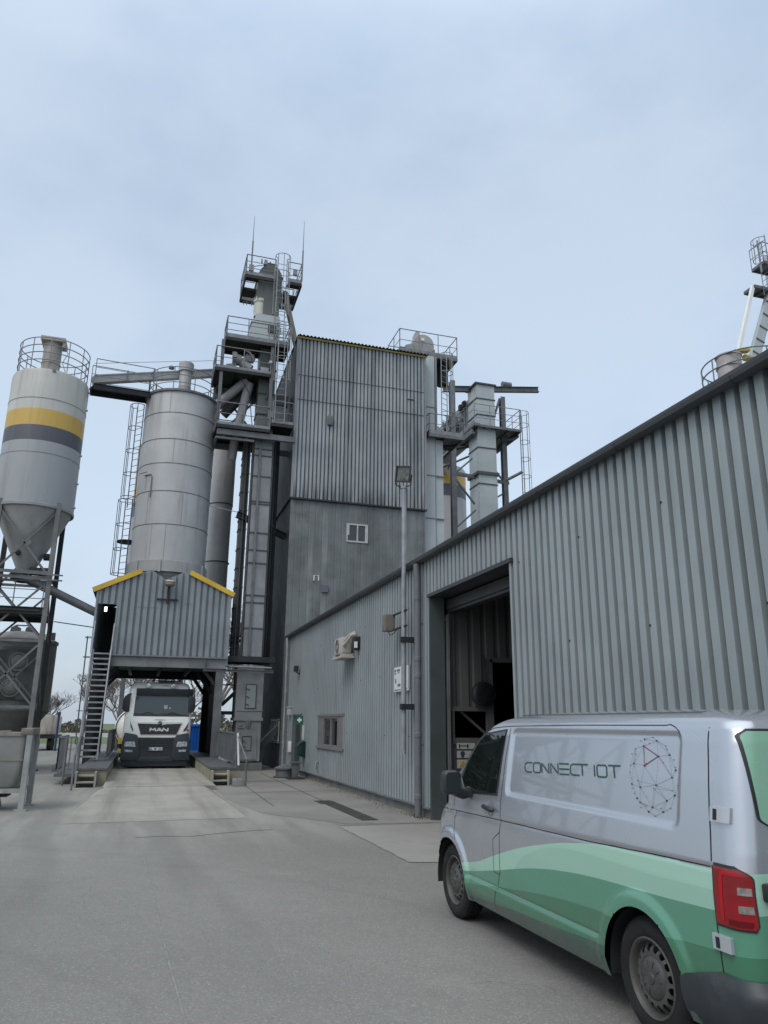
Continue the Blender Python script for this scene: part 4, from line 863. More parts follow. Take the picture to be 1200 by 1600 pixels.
for sx in (-1,1):
    for sy in (-1,1): c_ = MB(); c_.ibeam((-.02+sx*1.1,47+sy*1.1,0),(-.02+sx*1.1,47+sy*1.1,9.1),.2,.2); c_.build('leg', m_steel, t)
b.build('shell', striped('striped_paint_back',(.42,.41,.38),(15.6,14.7,13.8),(.32,.32,.325),13.8), t)
# ------------------------------------------------------------------ loading bay
GY = 31.0
bay = thing('loading_bay','gabled grey corrugated loading bay on steel posts with yellow roof trim','loading bay',(.55,34,0))
def top(u):
    x = -2.02+u
    if x < -.42: return 6.78+(x+2.02)*.5
    if x < .5: return 7.7-(x+.1)*.6 if x > -.1 else 7.58+(x+.42)*.38
    if x < 1.32: return 7.34+(x-.5)*.5
    return 7.72-(x-1.32)*.47
w = MB(); corr(w,(-2.02,GY),(3.1,GY),4.3,top,(0,-1),.25,.085,.62,.04,[(.04,.76,4.3,6.24)]); w.build('gable_cladding', m_gable, bay, smooth=0, recalc=False)
w = MB(); w.box(-2.05,GY-.03,4.3,-1.98,GY+.04,6.75); w.box(3.02,GY-.04,4.0,3.14,GY+.06,6.95); w.box(-1.27,GY-.02,4.3,-1.22,GY+.04,6.24); w.build('corner_trim', m_gable, bay)
w = MB(); w.bar((-2.2,GY-.06,6.75),(-.45,GY-.06,7.62),.06,.19,0,(0,0,1)); w.build('yellow_fascia', m_yellow, bay)
w = MB(); w.bar((1.42,GY-.06,7.68),(3.24,GY-.06,6.85),.06,.19,0,(0,0,1)); w.build('yellow_fascia', m_yellow, bay)
w = MB(); w.add([(-2.2,GY-.02,6.72),(-.45,GY-.02,7.6),(-.45,37.4,7.6),(-2.2,37.4,6.72)],[(0,1,2,3)]); w.add([(1.42,GY-.02,7.66),(3.24,GY-.02,6.83),(3.24,37.4,6.83),(1.42,37.4,7.66)],[(0,1,2,3)])
w.quad((-.45,34.9,7.6),(1.42,34.9,7.66),(1.42,37.4,7.66),(-.45,37.4,7.6)); w.build('roof', m_darksteel, bay, recalc=False)
w = MB(); corr(w,(-2.03,37.4),(-2.03,GY),4.2,6.75,(-1,0),.25,.05,.58,.06); corr(w,(3.1,GY),(3.1,37.4),4.2,6.85,(1,0),.25,.05,.58,.06); corr(w,(3.1,37.4),(-2.02,37.4),4.2,7.0,(0,1),.25,.05,.58,.06); w.build('side_cladding', m_gable, bay, smooth=0, recalc=False)
w = MB(); w.box(-1.99,GY+.06,4.12,3.08,37.4,4.26); 
for x in (-.6,.6,1.8): w.ibeam((x,31.1,4.0),(x,37.3,4.0),.14,.24)
w.build('floor_slab', m_darksteel, bay)
w = MB(); w.ibeam((-1.3,GY-.03,4.08),(3.08,GY-.03,4.08),.24,.42,0,.03); w.box(-1.3,GY-.08,4.28,3.1,GY-.03,4.32); 
for x in (-1.25,2.25): w.box(x-.01,GY-.14,3.9,x+.01,GY-.04,4.26)
w.build('beam', M('beam_grey',(.17,.175,.175),.6,0,.2,1.2,.3,(.06,.06,.06),3,.4,(.07,.07,.068),1), bay)
w = MB(); w.ibeam((2.2,GY-.06,3.82),(5.0,GY-.06,3.82),.1,.1); w.build('rail_beam', m_steel, bay)
for x, y, m_ in ((2.86,GY+.05,m_steel),(-1.78,GY+1.6,m_darksteel),(2.86,37.2,m_darksteel),(-1.78,37.2,m_darksteel)):
    w = MB()
    if x > 0: w.ibeam((x,y,.1),(x,y,3.86),.3,.28,0,.03,(0,1,0)); w.box(x-.2,y-.2,.1,x+.2,y+.2,.14)
    else: w.tube([(x,y,.1),(x,y,4.1)],.22,18); w.lathe((x,y,0),[(.3,.1),(.3,.16),(.22,.16)],18)
    w.build('post', m_, bay)
w = MB(); w.bar((2.2,GY+.1,3.85),(2.85,GY+.1,3.1),.12,.12); w.bar((2.1,33,3.85),(2.75,33,3.0),.12,.14); w.bar((2.0,35,3.85),(2.7,35,2.9),.12,.14)
for y in (31.6,33.2,35.6): w.bar((-1.0,y,3.9),(-1.75,y,3.1),.1,.14)
split(w,'knee_brace', m_darksteel, bay)
w = MB(); corr(w,(2.98,31.6),(2.98,39),.1,4.1,(-1,0),.3,.04,.6,.1); w.quad((-2,37.38,3.75),(3,37.38,3.75),(3,37.38,4.2),(-2,37.38,4.2)); w.build('lower_wall', m_darksteel, bay, smooth=0, recalc=False)
w = MB(); w.bar((3.1,31.8,5.3),(3.75,31.9,5.3),.06,.1); w.bar((3.1,31.8,5.1),(3.75,31.9,5.1),.06,.1); w.bar((3.1,31.9,2.5),(3.6,31.9,3.0),.1,.14); w.bar((3.0,31.9,2.2),(3.6,31.9,2.2),.08,.14); w.bar((3.1,31.8,3.3),(3.6,31.8,3.3),.04,.05); split(w,'tie_bar', m_darksteel, bay)
w = MB(); w.box(-1.72,GY+.25,5.98,-1.62,GY+.32,6.16); w.build('doorway_lamp', plain('lit_lamp',(.9,.95,1.),.4,emit=2.5), bay)
w = MB(); 
w.box(.1,GY-.012,6.4,.12,GY+.01,6.42)
for x0,x1,z in ((-.55,.3,6.18),(1.28,1.55,6.4)): w.bar((x0,GY-.005,z),(x1,GY-.005,z),.012,.012)
w.build('lap_seams', m_steel, bay)
t = thing('bay_lamp','round yard lamp on a bracket in the middle of the bay gable','lamp',(.6,GY-.05,6.6))
w = MB(); w.tube([(.62,GY-.1,6.35),(.62,GY-.1,6.95),(.66,GY-.25,7.1)],.04,8); w.build('arm', m_darksteel, t)
w = MB(); w.bar((.2,GY-.06,6.52),(1.02,GY-.06,6.52),.05,.07); w.build('cross_bar', m_darksteel, t)
w = MB(); w.lathe((.66,GY-.3,7.1),[(0,-.08),(.14,-.08),(.2,-.02),(.2,.06),(.14,.1),(0,.12)],18); w.build('head', M('lamp_head',(.22,.18,.14),.5), t)
w = MB(); w.lathe((.66,GY-.3,7.19),[(.21,0),(.16,.06),(0,.08)],18); w.build('cap', m_beige, t)
# staircase
t = thing('steel_staircase','steep grey steel staircase with open treads up to the bay doorway','staircase',(-1.6,29.8,.5))
Z0, Z1, Y0, Y1 = .5, 4.42, 28.75, 30.95
def sp(z): return Y0+(z-Z0)/(Z1-Z0)*(Y1-Y0)
for x0, x1 in ((-1.87,-1.93),(-1.29,-1.31)):
    w = MB(); w.bar((x0,Y0-.1,Z0),(x1,Y1,Z1),.05,.22,0,(0,-1,.5)); w.build('stringer', m_steel, t)
for i in range(19):
    z = .68+i*(Z1-.08-.68)/18; f = (z-Z0)/(Z1-Z0); y = sp(z)
    w = MB(); w.box(-1.85-.06*f,y-.13,z-.055,-1.31-.02*f,y+.1,z); w.build('tread', m_galv, t)
for x0, x1 in ((-1.9,-1.98),(-1.27,-1.27)):
    w = MB(); w.tube([(x0,Y0-.15,Z0+.0),(x0,Y0-.15,Z0+.85),(x1,Y1-.05,Z1+(1.1 if x0<-1.5 else 1.05)),(x1,Y1,Z1)],.025,8); 
    for f in (.33,.66): y = Y0+(Y1-Y0)*f; z = Z0+(Z1-Z0)*f; w.tube([(x0+(x1-x0)*f,y,z),(x0+(x1-x0)*f,y,z+.95)],.02,6)
    w.build('handrail', m_galv, t)
w = MB(); w.tube([(-1.98,31.3,1.0),(-1.98,31.3,5.0)],.025,6); w.tube([(-2.22,31.3,1.0),(-2.22,31.3,5.0)],.025,6)
for z in (2.2,3.3,4.2,4.95): w.ring((-2.1,31.3,z),.2,.015,n=16)
tag(w.build('cable_riser', m_steel),'thin caged riser pipes rising beside the steep staircase','pipe')
# platforms beside the drive-through
def walkway(label, x0, x1, xs0, xs1, side):
    t = thing('loading_platform',label,'platform',((x0+x1)/2,26,0),'raised walkways along the drive-through')
    w = MB(); w.box(x0,24.62,0,x1,39,.44); w.build('plinth_wall', m_mosscon, t)
    w = MB(); w.box(x0-.02,24.58,.445,x1+.02,39,.5); w.build('deck', m_grate, t)
    w = MB(); w.box(xs0,24.1,0,xs0+.05,24.58,.42); w.box(xs1-.05,24.1,0,xs1,24.58,.42); w.box(xs0+.05,24.1,.12,xs1-.05,24.35,.16); w.box(xs0+.05,24.25,.29,xs1-.05,24.58,.33)
    w.build('steps', m_concrete, t)
    r = MB(); xr = x1-.05 if side > 0 else x0+.02
    def flat(p, q, z0=.5, z1=1.5, step=.16):
        p, q = V(p), V(q); L = (q-p).length; k = int(L/step)
        r.bar(p+V((0,0,z1)),q+V((0,0,z1)),.05,.05); r.bar(p+V((0,0,z0+.12)),q+V((0,0,z0+.12)),.04,.04)
        for i in range(k+1): a = p+(q-p)*(i/k); r.bar(a+V((0,0,z0+.1)),a+V((0,0,z1)),.035,.014)
    if side > 0:
        flat((xr,25.0,0),(xr,31,0)); flat((x1+.1,25.0,0),(x1+.1,25.6,0)) 
        r.tube([(xr+.05,24.9,0),(xr+.05,24.9,1.45),(xr+.22,23.7,.75),(xr+.22,23.7,0)],.03,8)
    else:
        flat((-2.25,25.4,0),(-1.75,25.4,0),.3,1.35,.14); flat((-2.25,25.4,0),(-2.25,28.4,0),.3,1.35)
        r.tube([(-1.62,24.7,0),(-1.62,24.7,1.4)],.035,8); r.tube([(-1.62,24.7,1.4),(-1.45,21.3,.0)],.03,8) if False else r.tube([(-1.62,24.7,1.4),(-1.62,23.3,.9),(-1.62,23.2,0)],.03,8)
        r.tube([(-2.0,24.9,0),(-2.0,24.9,1.35)],.03,8)
        flat((-1.02,29.3,0),(-1.02,38,0))
    r.build('railing', m_steel, t)
    return t
tl = walkway('concrete walkway left of the drive-through with two steps and the staircase on it',-1.6,-.8,-1.62,-1.05,-1)
tr_ = walkway('concrete walkway right of the drive-through with two steps and flat bar railing',2.19,2.98,2.2,2.72,1)
w = MB(); w.box(-2.3,25.4,.22,-1.6,31.2,.3); w.build('side_deck', m_grate, tl)
w = MB(); w.tube([(3.02,24.5,.55),(2.99,24.85,1.5)],.035,8); w.build('pale_post', M('pale_post',(.5,.52,.52),.5), tr_)
w = MB(); w.box(2.78,23.6,0,3.05,23.9,.22); tag(w.build('concrete_block', m_palerail, bevel=.015),'little pale block on the ground beside the right steps','block')
w = MB(); w.box(-3.0,32.0,0,-2.3,33.6,.22); tag(w.build('kerb_block', m_plinth, bevel=.02),'low dark concrete block between silo legs and left walkway','block')
t = thing('blue_container','tall bright blue plastic container with lid right of the truck','container',(2.75,41.8,.12))
w = MB(); w.prism([(2.42,.12),(3.1,.12),(3.16,1.6),(2.36,1.6)],'y',41.5,42.1); 
for x in (2.5,2.65,2.8,2.95): w.box(x,41.47,.2,x+.05,41.5,1.55)
w.build('body', plain('container_blue',(.012,.16,.62),.4), t, bevel=.0)
w = MB(); w.box(2.3,41.44,1.6,3.2,42.15,1.74); w.build('lid', plain('lid_blue',(.02,.19,.62),.4), t, bevel=.02)
# ------------------------------------------------------------------ truck, nose towards the yard
TY = 31.15
TXC = .67
def tx(px): return -.6+(px-100)/940*2.52
def tz(py): return .12+(1385-py)*.002562
tk = thing('tanker_truck','white heavy truck with dark bumper facing out of the loading bay','truck',(TXC,TY+1,.12))
m_tdark = M('truck_dark_blue',(.028,.036,.045),.4,0,.1,2,0,dirt=.3,dirtcol=(.06,.06,.055))
xl, xr = tx(120), tx(1025)
b = MB()
# cab as stacked outlines: (z, half width, front y, depth corner)
secs = [(tz(1000),1.25,0,.16),(tz(900),1.25,0,.16),(tz(660),1.245,.03,.16),(tz(640),1.245,.05,.16),(tz(500),1.22,.13,.16),(tz(345),1.18,.22,.16),(tz(240),1.15,.28,.16),(tz(200),1.13,.36,.2),(tz(150),1.06,.5,.25),(tz(132),.95,.62,.3)]
ring_n = None; vs = []; 
for z, hw, yf, r in secs:
    pts = [(TXC-hw, TY+2.25)]
    for i in range(7): a = pi+ (pi/2)*i/6; pts.append((TXC-hw+r+r*cos(a), TY+yf+r+r*sin(a)))
    for i in range(7): a = -pi/2+(pi/2)*i/6; pts.append((TXC+hw-r+r*cos(a), TY+yf+r+r*sin(a)))
    pts.append((TXC+hw, TY+2.25)); ring_n = len(pts); vs += [(x,y,z) for x,y in pts]
fs = [(i*ring_n+j, i*ring_n+(j+1)%ring_n, (i+1)*ring_n+(j+1)%ring_n, (i+1)*ring_n+j) for i in range(len(secs)-1) for j in range(ring_n)]
fs += [tuple(range(ring_n))[::-1], tuple(range((len(secs)-1)*ring_n, len(secs)*ring_n))]
b.add(vs, fs); b.build('cab', m_white_p, tk)
def fy(z):  # cab front at height z
    for (z0,_,y0,_), (z1,_,y1,_) in zip(secs, secs[1:]):
        if z0 <= z <= z1: return TY+y0+(y1-y0)*(z-z0)/(z1-z0)
    return TY
def fpoly(mb, pts, t0=.02, t1=-.02, mi=0):
    """polygon given in front-view pixels, laid along the cab front with real thickness"""
    n = len(pts); P = [(tx(x),tz(y)) for x,y in pts]
    vs = [(x,fy(z)-t0,z) for x,z in P]+[(x,fy(z)-t1,z) for x,z in P]
    mb.add(vs,[tuple(range(n)),tuple(range(n,2*n))[::-1]]+[(i,n+i,n+(i+1)%n,(i+1)%n) for i in range(n)],mi)
b = MB(); fpoly(b,[(228,636),(236,344),(1030,344),(1002,636)],.015); ws = b.build('windscreen', glassy('truck_glass',(.025,.034,.037),.06), tk)
b = MB()
fpoly(b,[(228,636),(226,596),(560,612),(620,590),(1003,612),(1002,636)],.02); fpoly(b,[(235,360),(295,362),(270,400),(238,430)],.02)
b.tube([(tx(300),fy(2.1)-.03,tz(625)),(tx(420),fy(2.15)-.04,tz(575)),(tx(540),fy(2.1)-.03,tz(620))],.012,5); b.tube([(tx(640),fy(2.1)-.03,tz(625)),(tx(760),fy(2.15)-.04,tz(578)),(tx(890),fy(2.1)-.03,tz(622))],.012,5)
b.build('wiper', m_black, ws)
b = MB(); fpoly(b,[(640,475),(690,475),(690,530),(640,530)],.018); fpoly(b,[(715,505),(735,505),(735,530),(715,530)],.018); b.build('permit_card', plain('permit',(.25,.3,.3),.6), ws)
b = MB(); b.prism([(TY+.02,tz(240)),(TY+.34,tz(225)),(TY+.34,tz(345)),(TY+.12,tz(335))],'x',tx(240),tx(1040)); b.build('sun_visor', m_tdark, tk, bevel=.02)
b = MB(); fpoly(b,[(295,735),(905,735),(840,900),(350,900)],.03); gr = b.build('grille', m_black, tk)
b = MB(); fpoly(b,[(292,722),(905,722),(900,745),(690,752),(620,772),(560,752),(300,745)],.045,.0); gb = b.build('chrome_strip', M('satin_chrome',(.6,.6,.58),.25,.7,.05,2), tk)
b = MB(); b.lathe((tx(603),TY-.02,tz(742)),[(0,-.04),(.085,-.04),(.085,.02)],20,0,'y'); o = b.build('emblem', m_black, gb); o.scale = (1,1,1)
b = MB(); b.tube([(tx(580),TY-.07,tz(750)),(tx(600),TY-.07,tz(738)),(tx(628),TY-.07,tz(735))],.014,5); b.build('emblem_stroke', m_galv, gb)
# lettering
def strokes(mb, segs, x0, z0, w, h, y, t, d=.012, mi=0):
    for (ax,az),(bx,bz) in segs: mb.bar((x0+ax*w,y,z0+az*h),(x0+bx*w,y,z0+bz*h),t,d,mi,(0,1,0))
LM = [((0,0),(0,1)),((0,1),(.5,.35)),((.5,.35),(1,1)),((1,1),(1,0))]; LA = [((0,0),(.5,1)),((.5,1),(1,0)),((.2,.32),(.8,.32))]; LN = [((0,0),(0,1)),((0,1),(1,0)),((1,0),(1,1))]
b = MB()
for L, px in ((LM,475),(LA,565),(LN,648)): strokes(b,L,tx(px),tz(855),.19,.12,TY-.035,.042)
b.build('lettering', plain('letter_chrome',(.75,.75,.72),.3), gr)
b = MB(); fpoly(b,[(195,715),(250,848),(238,850),(205,790)],.02); b.build('air_slot', m_black, tk)
b = MB(); fpoly(b,[(1003,722),(930,852),(962,850),(990,800)],.02); b.build('air_slot', m_black, tk)
b = MB(); b.lathe((tx(997),TY-.005,tz(838)),[(0,-.01),(.05,-.01),(.05,.02)],16,0,'y'); b.build('round_sticker', plain('sticker_red',(.35,.03,.03),.5), tk)
b = MB()
b.prism([(tx(320),tz(945)),(tx(845),tz(945)),(tx(800),tz(1215)),(tx(360),tz(1215))],'y',TY-.03,TY+.3)
lg = b.build('lower_grille', m_black, tk)
b = MB()
for y in (975,1010,1045,1075): b.bar((tx(335),TY-.04,tz(y)),(tx(830),TY-.04,tz(y)),.02,.025)
b.build('slat', m_tdark, lg)
b = MB()
for sgn in (-1,1):
    P = [(135,875),(300,905),(330,955),(360,1215),(300,1270),(100,1265),(110,1000)]
    P = [(tx(x) if sgn < 0 else 2*TXC-tx(x), tz(y)) for x,y in P]
    b.prism(P,'y',TY-.09,TY+1.0)
b.prism([(tx(300),tz(1215)),(tx(850),tz(1215)),(tx(820),tz(1290)),(tx(330),tz(1290))],'y',TY-.06,TY+.4)
b.box(tx(118),TY+.02,.2,tx(1022),TY+.5,tz(1240))
bu = b.build('bumper', m_tdark, tk, bevel=.025)
for sgn in (-1,1):
    def mx(x): return tx(x) if sgn < 0 else 2*TXC-tx(x)
    b = MB(); b.prism([(mx(148),tz(1003)),(mx(278),tz(1003)),(mx(298),tz(1078)),(mx(148),tz(1070))],'y',TY-.1,TY-.05); b.build('headlight', M('headlight_lens%d'%sgn,(.42,.44,.45),.15,.4,.4,12), bu)
    b = MB(); b.prism([(mx(148),tz(1115)),(mx(262),tz(1120)),(mx(258),tz(1150)),(mx(160),tz(1146))],'y',TY-.1,TY-.05); b.build('fog_light', M('fog_lens%d'%sgn,(.35,.36,.37),.2,.3,.4,12), bu)
    b = MB(); X_ = mx(400); b.lathe((X_,TY+.25,tz(190)),[(0,-.06),(.09,-.05),(.1,.0),(.1,.08)],18,0,'y'); b.build('roof_lamp', M('roof_lamp_lens%d'%sgn,(.55,.56,.55),.15,.3,.3,10), tk)
    b = MB(); b.prism([(mx(70),tz(400)),(mx(95),tz(345)),(mx(165),tz(325)),(mx(165),tz(580)),(mx(90),tz(578)),(mx(66),tz(520))],'y',TY+.05,TY+.28)
    mi_ = b.build('mirror', m_black, tk, bevel=.03)
    b = MB(); b.tube([(mx(120),TY+.2,tz(340)),(mx(190),TY+.3,tz(310)),(mx(250),TY+.4,tz(320))],.04,8); b.tube([(mx(140),TY+.2,tz(570)),(mx(165),TY+.3,tz(640)),(mx(185),TY+.4,tz(640))],.035,8); b.build('mirror_arm', m_black, mi_)
    b = MB(); b.lathe((TXC+sgn*1.05,TY+1.35,.62),[(0,-.17),(.3,-.17),(.47,-.15),(.5,-.1),(.5,.1),(.47,.15),(.3,.17),(0,.17)],28,0,'x'); b.build('wheel', m_rubber, tk)
    b = MB(); b.lathe((TXC+sgn*1.05,TY+5.2,.62),[(0,-.17),(.3,-.17),(.47,-.15),(.5,-.1),(.5,.1),(.47,.15),(.3,.17),(0,.17)],24,0,'x'); b.build('wheel', m_rubber, tk)
b = MB(); b.box(tx(475),TY-.075,tz(1128),tx(665),TY-.06,tz(1085)); pl = b.build('number_plate', plain('plate_white',(.6,.6,.58),.4), bu)
b = MB(); b.box(tx(476),TY-.079,tz(1127),tx(492),TY-.075,tz(1086)); b.build('plate_strip', plain('plate_blue',(.01,.04,.3),.4), pl)
b = MB(); G = {'G':[((1,.85),(.8,1)),((.8,1),(.2,1)),((.2,1),(0,.8)),((0,.8),(0,.2)),((0,.2),(.2,0)),((.2,0),(.9,0)),((.9,0),(.9,.45)),((.9,.45),(.5,.45))],'L':[((0,1),(0,0)),((0,0),(.9,0))],'M':LM,'R':[((0,0),(0,1)),((0,1),(.9,1)),((.9,1),(.9,.5)),((.9,.5),(0,.5)),((.4,.5),(.9,0))],'2':[((0,1),(.9,1)),((.9,1),(.9,.5)),((.9,.5),(0,.5)),((0,.5),(0,0)),((0,0),(.9,0))],'5':[((.9,1),(0,1)),((0,1),(0,.5)),((0,.5),(.9,.5)),((.9,.5),(.9,0)),((.9,0),(0,0))]}
x = tx(500)
for ch in 'GL MR 255':
    if ch != ' ': strokes(b,G[ch],x,tz(1121),.033,.065,TY-.078,.009,.006)
    x += .048
b.build('plate_text', plain('plate_ink',(.02,.02,.02),.5), pl)
b = MB(); b.tube([(tx(500),TY+.4,tz(110)),(tx(800),TY+.4,tz(110))],.02,6); b.tube([(tx(500),TY+.4,tz(150)),(tx(500),TY+.4,tz(110))],.015,6); b.tube([(tx(800),TY+.4,tz(150)),(tx(800),TY+.4,tz(110))],.015,6)
for px in (470,835): b.lathe((tx(px),TY+.45,tz(105)),[(0,-.1),(.06,-.08),(.05,.2),(0,.25)],10,0,'y')
b.box(tx(540),TY+.42,tz(140),tx(770),TY+.46,tz(112)); b.build('roof_rack', m_black, tk)
b = MB(); b.tube([(tx(590),fy(3.2)-.01,tz(190)),(tx(640),fy(3.2)-.01,tz(182)),(tx(700),fy(3.2)-.01,tz(190)),(tx(725),fy(3.2)-.01,tz(180))],.012,5); b.build('roof_script', m_black, tk)
b = MB(); fpoly(b,[(530,686),(670,686),(670,692),(530,692)],.012); b.build('badge_line', m_galv, tk)
b = MB(); b.box(TXC-.5,TY+.3,.62,TXC+.5,TY+8,1.1); b.box(TXC-1.1,TY+.5,.7,TXC+1.1,TY+2.2,1.25); b.build('chassis', m_darksteel, tk)
b = MB(); b.lathe((TXC,0,2.2),[(0,TY+2.7),(.85,TY+2.75),(1.05,TY+2.95),(1.05,TY+8),(.85,TY+8.2),(0,TY+8.25)],32,0,'y'); b.build('tank', m_white_p, tk)
# second tank trailer beyond the bay
t = thing('tank_trailer','white round ended tank trailer half hidden behind the truck','trailer',(-.1,44,0))
b = MB(); b.lathe((-.25,0,1.55),[(0,41.2),(.5,41.28),(.85,41.6),(.95,42),(.95,47),(0,47.3)],28,0,'y'); b.build('tank', m_white_p, t)
b = MB()
b.lathe((-.25,0,1.55),[(.86,41.58),(.9,41.56),(.9,41.64),(.88,41.66)],28,0,'y'); b.build('band', m_steel, t)
b = MB(); b.box(-.95,41.5,.75,-.6,42,1.05); b.box(-.95,41.6,.3,-.6,42.2,.5); b.build('valve_box', M('valve_yellow',(.5,.36,.06),.5), t)
b = MB(); b.box(-1.0,42,.55,.6,47,.75)
for y in (43.5,45): b.lathe((-.75,y,.5),[(0,-.15),(.5,-.15),(.5,.15),(0,.15)],18,0,'x')
b.build('chassis', m_darksteel, t)
# ------------------------------------------------------------------ parked tank trailers on the far left
def far_trailer(x, y, label, rot=0):
    t = thing('parked_trailer', label, 'trailer', (x,y,0), 'rusty trailers parked on the far left')
    b = MB(); b.prism([(x-.62,1.0),(x+.62,1.0),(x+.68,2.05),(x+.58,2.22),(x-.58,2.22),(x-.68,2.05)],'y',y,y+4.5); b.prism([(x-.35,1.0),(x+.35,1.0),(x,1.6)],'y',y-.06,y)
    b.build('body', M('rusty_white_%d'%int(x*10),(.45,.42,.37),.7,0,.15,1.5,.6,(.14,.10,.07),3,.7,(.16,.12,.09),.8), t, bevel=.04)
    b = MB(); b.box(x-.7,y-.1,.75,x+.75,y+4.6,.95); b.build('chassis', m_darksteel, t)
    for sx in (-.45,.45):
        for yy in (.4,1.5):
            b = MB(); b.lathe((x+sx,y+yy,.4),[(0,-.16),(.25,-.16),(.4,-.12),(.4,.12),(.25,.16),(0,.16)],18,0,'x'); b.build('wheel', m_rubber, t)
far_trailer(-5.9,54.5,'rusty pale trailer parked beyond the left silo legs, nearest the railing')
far_trailer(-8.6,57,'rusty pale trailer parked beyond the left silo, farther from the railing')
b = MB(); b.tube([(-5.0,54,0),(-5.0,54,2.35)],.07,8); b.box(-5.12,53.9,2.2,-4.9,54.1,2.4); tag(b.build('marker_post', plain('post_blue',(.03,.05,.14),.5)),'dark blue post standing beside the rusty parked trailer','post')
# ------------------------------------------------------------------ dark mixing tank behind the silo legs
KX, KY, KR = -4.95, 34.2, 1.38
t = thing('mixing_tank','dark sooty tank with domed lid and two round hatches behind silo legs','tank',(KX,KY,0))
m_tank = M('sooty_tank',(.185,.185,.172),.6,0,.25,1,.7,(.06,.06,.056),3,.5,(.16,.16,.15),.6)
b = MB(); b.lathe((KX,KY,0),[(.35,.75),(KR,2.2),(KR,4.85),(KR+.05,4.87),(KR+.05,4.97),(KR,5.0),(KR*.6,5.28),(0,5.4)],44); b.build('shell', m_tank, t)
b = MB(); b.box(KX-.72,KY-KR-.06,2.6,KX+.95,KY-KR+.5,4.5); pn = b.build('front_panel', M('sooty_panel',(.085,.087,.083),.6,0,.35,2,.6,(.03,.03,.028),4,.5,(.17,.17,.16),.7), t, bevel=.03)
for z, x in ((4.05,.1),(3.05,-.05)):
    b = MB(); b.lathe((KX+x+.1,KY-KR-.06,z),[(0,-.1),(.2,-.09),(.28,-.04),(.28,0)],24,0,'y'); b.lathe((KX+x+.1,KY-KR-.06,z),[(.3,-.05),(.36,-.05),(.36,0),(.3,0)],24,0,'y'); b.build('hatch', m_tank, pn)
b = MB(); b.box(KX-1.05,KY-KR+.1,2.4,KX-.74,KY-KR+.5,4.5); b.build('pale_side', m_galv, t)
b = MB()
for x in (-.28,.28): b.prism([(KX+x-.2,5.3),(KX+x-.16,5.52),(KX+x,5.62),(KX+x+.2,5.5),(KX+x+.22,5.3)],'y',KY-.1,KY+.05)
b.bar((KX-.28,KY,5.62),(KX+.28,KY,5.62),.05,.05); b.build('lid_handle', m_steel, t)
b = MB()
for a in (.8,2.3,3.9,5.4): b.bar((KX+KR*.95*cos(a),KY+KR*.95*sin(a),0),(KX+KR*.97*cos(a),KY+KR*.97*sin(a),2.5),.16,.16)
split(b,'leg', m_darksteel, t)
b = MB(); strokes(b,G['G'],KX-.98,4.1,.1,.16,KY-KR+.09,.03); strokes(b,G['5'],KX-.85,4.1,.09,.16,KY-KR+.09,.03); strokes(b,G['5'],KX-1.0,2.55,.1,.16,KY-KR+.09,.03); b.build('stencil', m_black, t)
# ------------------------------------------------------------------ mortar container on legs in the left foreground
bx0, bx1, by0, by1 = -3.55, -2.19, 18.15, 19.35
t = thing('mortar_container','pale grey skip like mortar container on angle legs at left foreground','container',(-2.75,18.7,0))
m_bin = M('container_zinc',(.26,.262,.25),.5,.1,.15,1.2,.5,(.12,.115,.10),3,.45,(.16,.15,.125),.8)
b = MB()
def rr(x0,x1,y0,y1,z,c=.16):
    out = []
    for cx_, cy_, a0 in ((x1-c,y1-c,0),(x0+c,y1-c,pi/2),(x0+c,y0+c,pi),(x1-c,y0+c,1.5*pi)):
        for i in range(5): a = a0+pi/2*i/4; out.append((cx_+c*cos(a),cy_+c*sin(a),z))
    return out
lv = [rr(bx0+.03,bx1-.03,by0+.03,by1-.03,1.52),rr(bx0+.03,bx1-.03,by0+.03,by1-.03,1.0),rr(bx0+.06,bx1-.07,by0+.06,by1-.06,.68,.18),rr(bx0+.16,bx1-.17,by0+.14,by1-.14,.46,.18)]
vs = [p for l in lv for p in l]; n = 20
b.add(vs,[(i*n+j,i*n+(j+1)%n,(i+1)*n+(j+1)%n,(i+1)*n+j) for i in range(3) for j in range(n)]+[tuple(range(n)),tuple(range(3*n,4*n))[::-1]]); b.build('hopper', m_bin, t)
b = MB(); l0 = rr(bx0,bx1,by0,by1,1.50); l1 = rr(bx0,bx1,by0,by1,1.57); b.add(l0+l1,[(i,(i+1)%n,n+(i+1)%n,n+i) for i in range(n)]+[tuple(range(n))[::-1],tuple(range(n,2*n))]); b.box(bx0+.1,by0+.02,1.57,bx1-.4,by0+.12,1.61); b.box(bx0+.01,by0+.015,1.0,bx1-.1,by0+.04,1.02)
b.build('rim', m_rust, t)
b = MB(); b.box(bx1-.2,by0-.02,1.52,bx1+.04,by1,1.66); b.build('hinge_block', m_rustbox, t, bevel=.02)
m_bleg = M('pale_leg',(.29,.305,.295),.5,0,.15,2,.5,(.13,.11,.09),5)
for x, y in ((bx1-.02,by0),(bx1-.02,by1),(bx0+.02,by0),(bx0+.02,by1)):
    b = MB(); b.bar((x,y,.04),(x,y,1.52),.11,.02); b.bar((x+(.05 if x>-2.5 else -.05),y+.05,.04),(x+(.05 if x>-2.5 else -.05),y+.05,1.52),.02,.1); b.box(x-.12,y-.1,.0,x+.12,y+.12,.035); b.build('leg', m_bleg, t)
b = MB(); b.bar((bx0,by0+.05,.40),(bx1,by0+.05,.40),.06,.09); b.bar((bx0,by1-.05,.40),(bx1,by1-.05,.40),.06,.09); b.build('cross_rail', m_bleg, t)
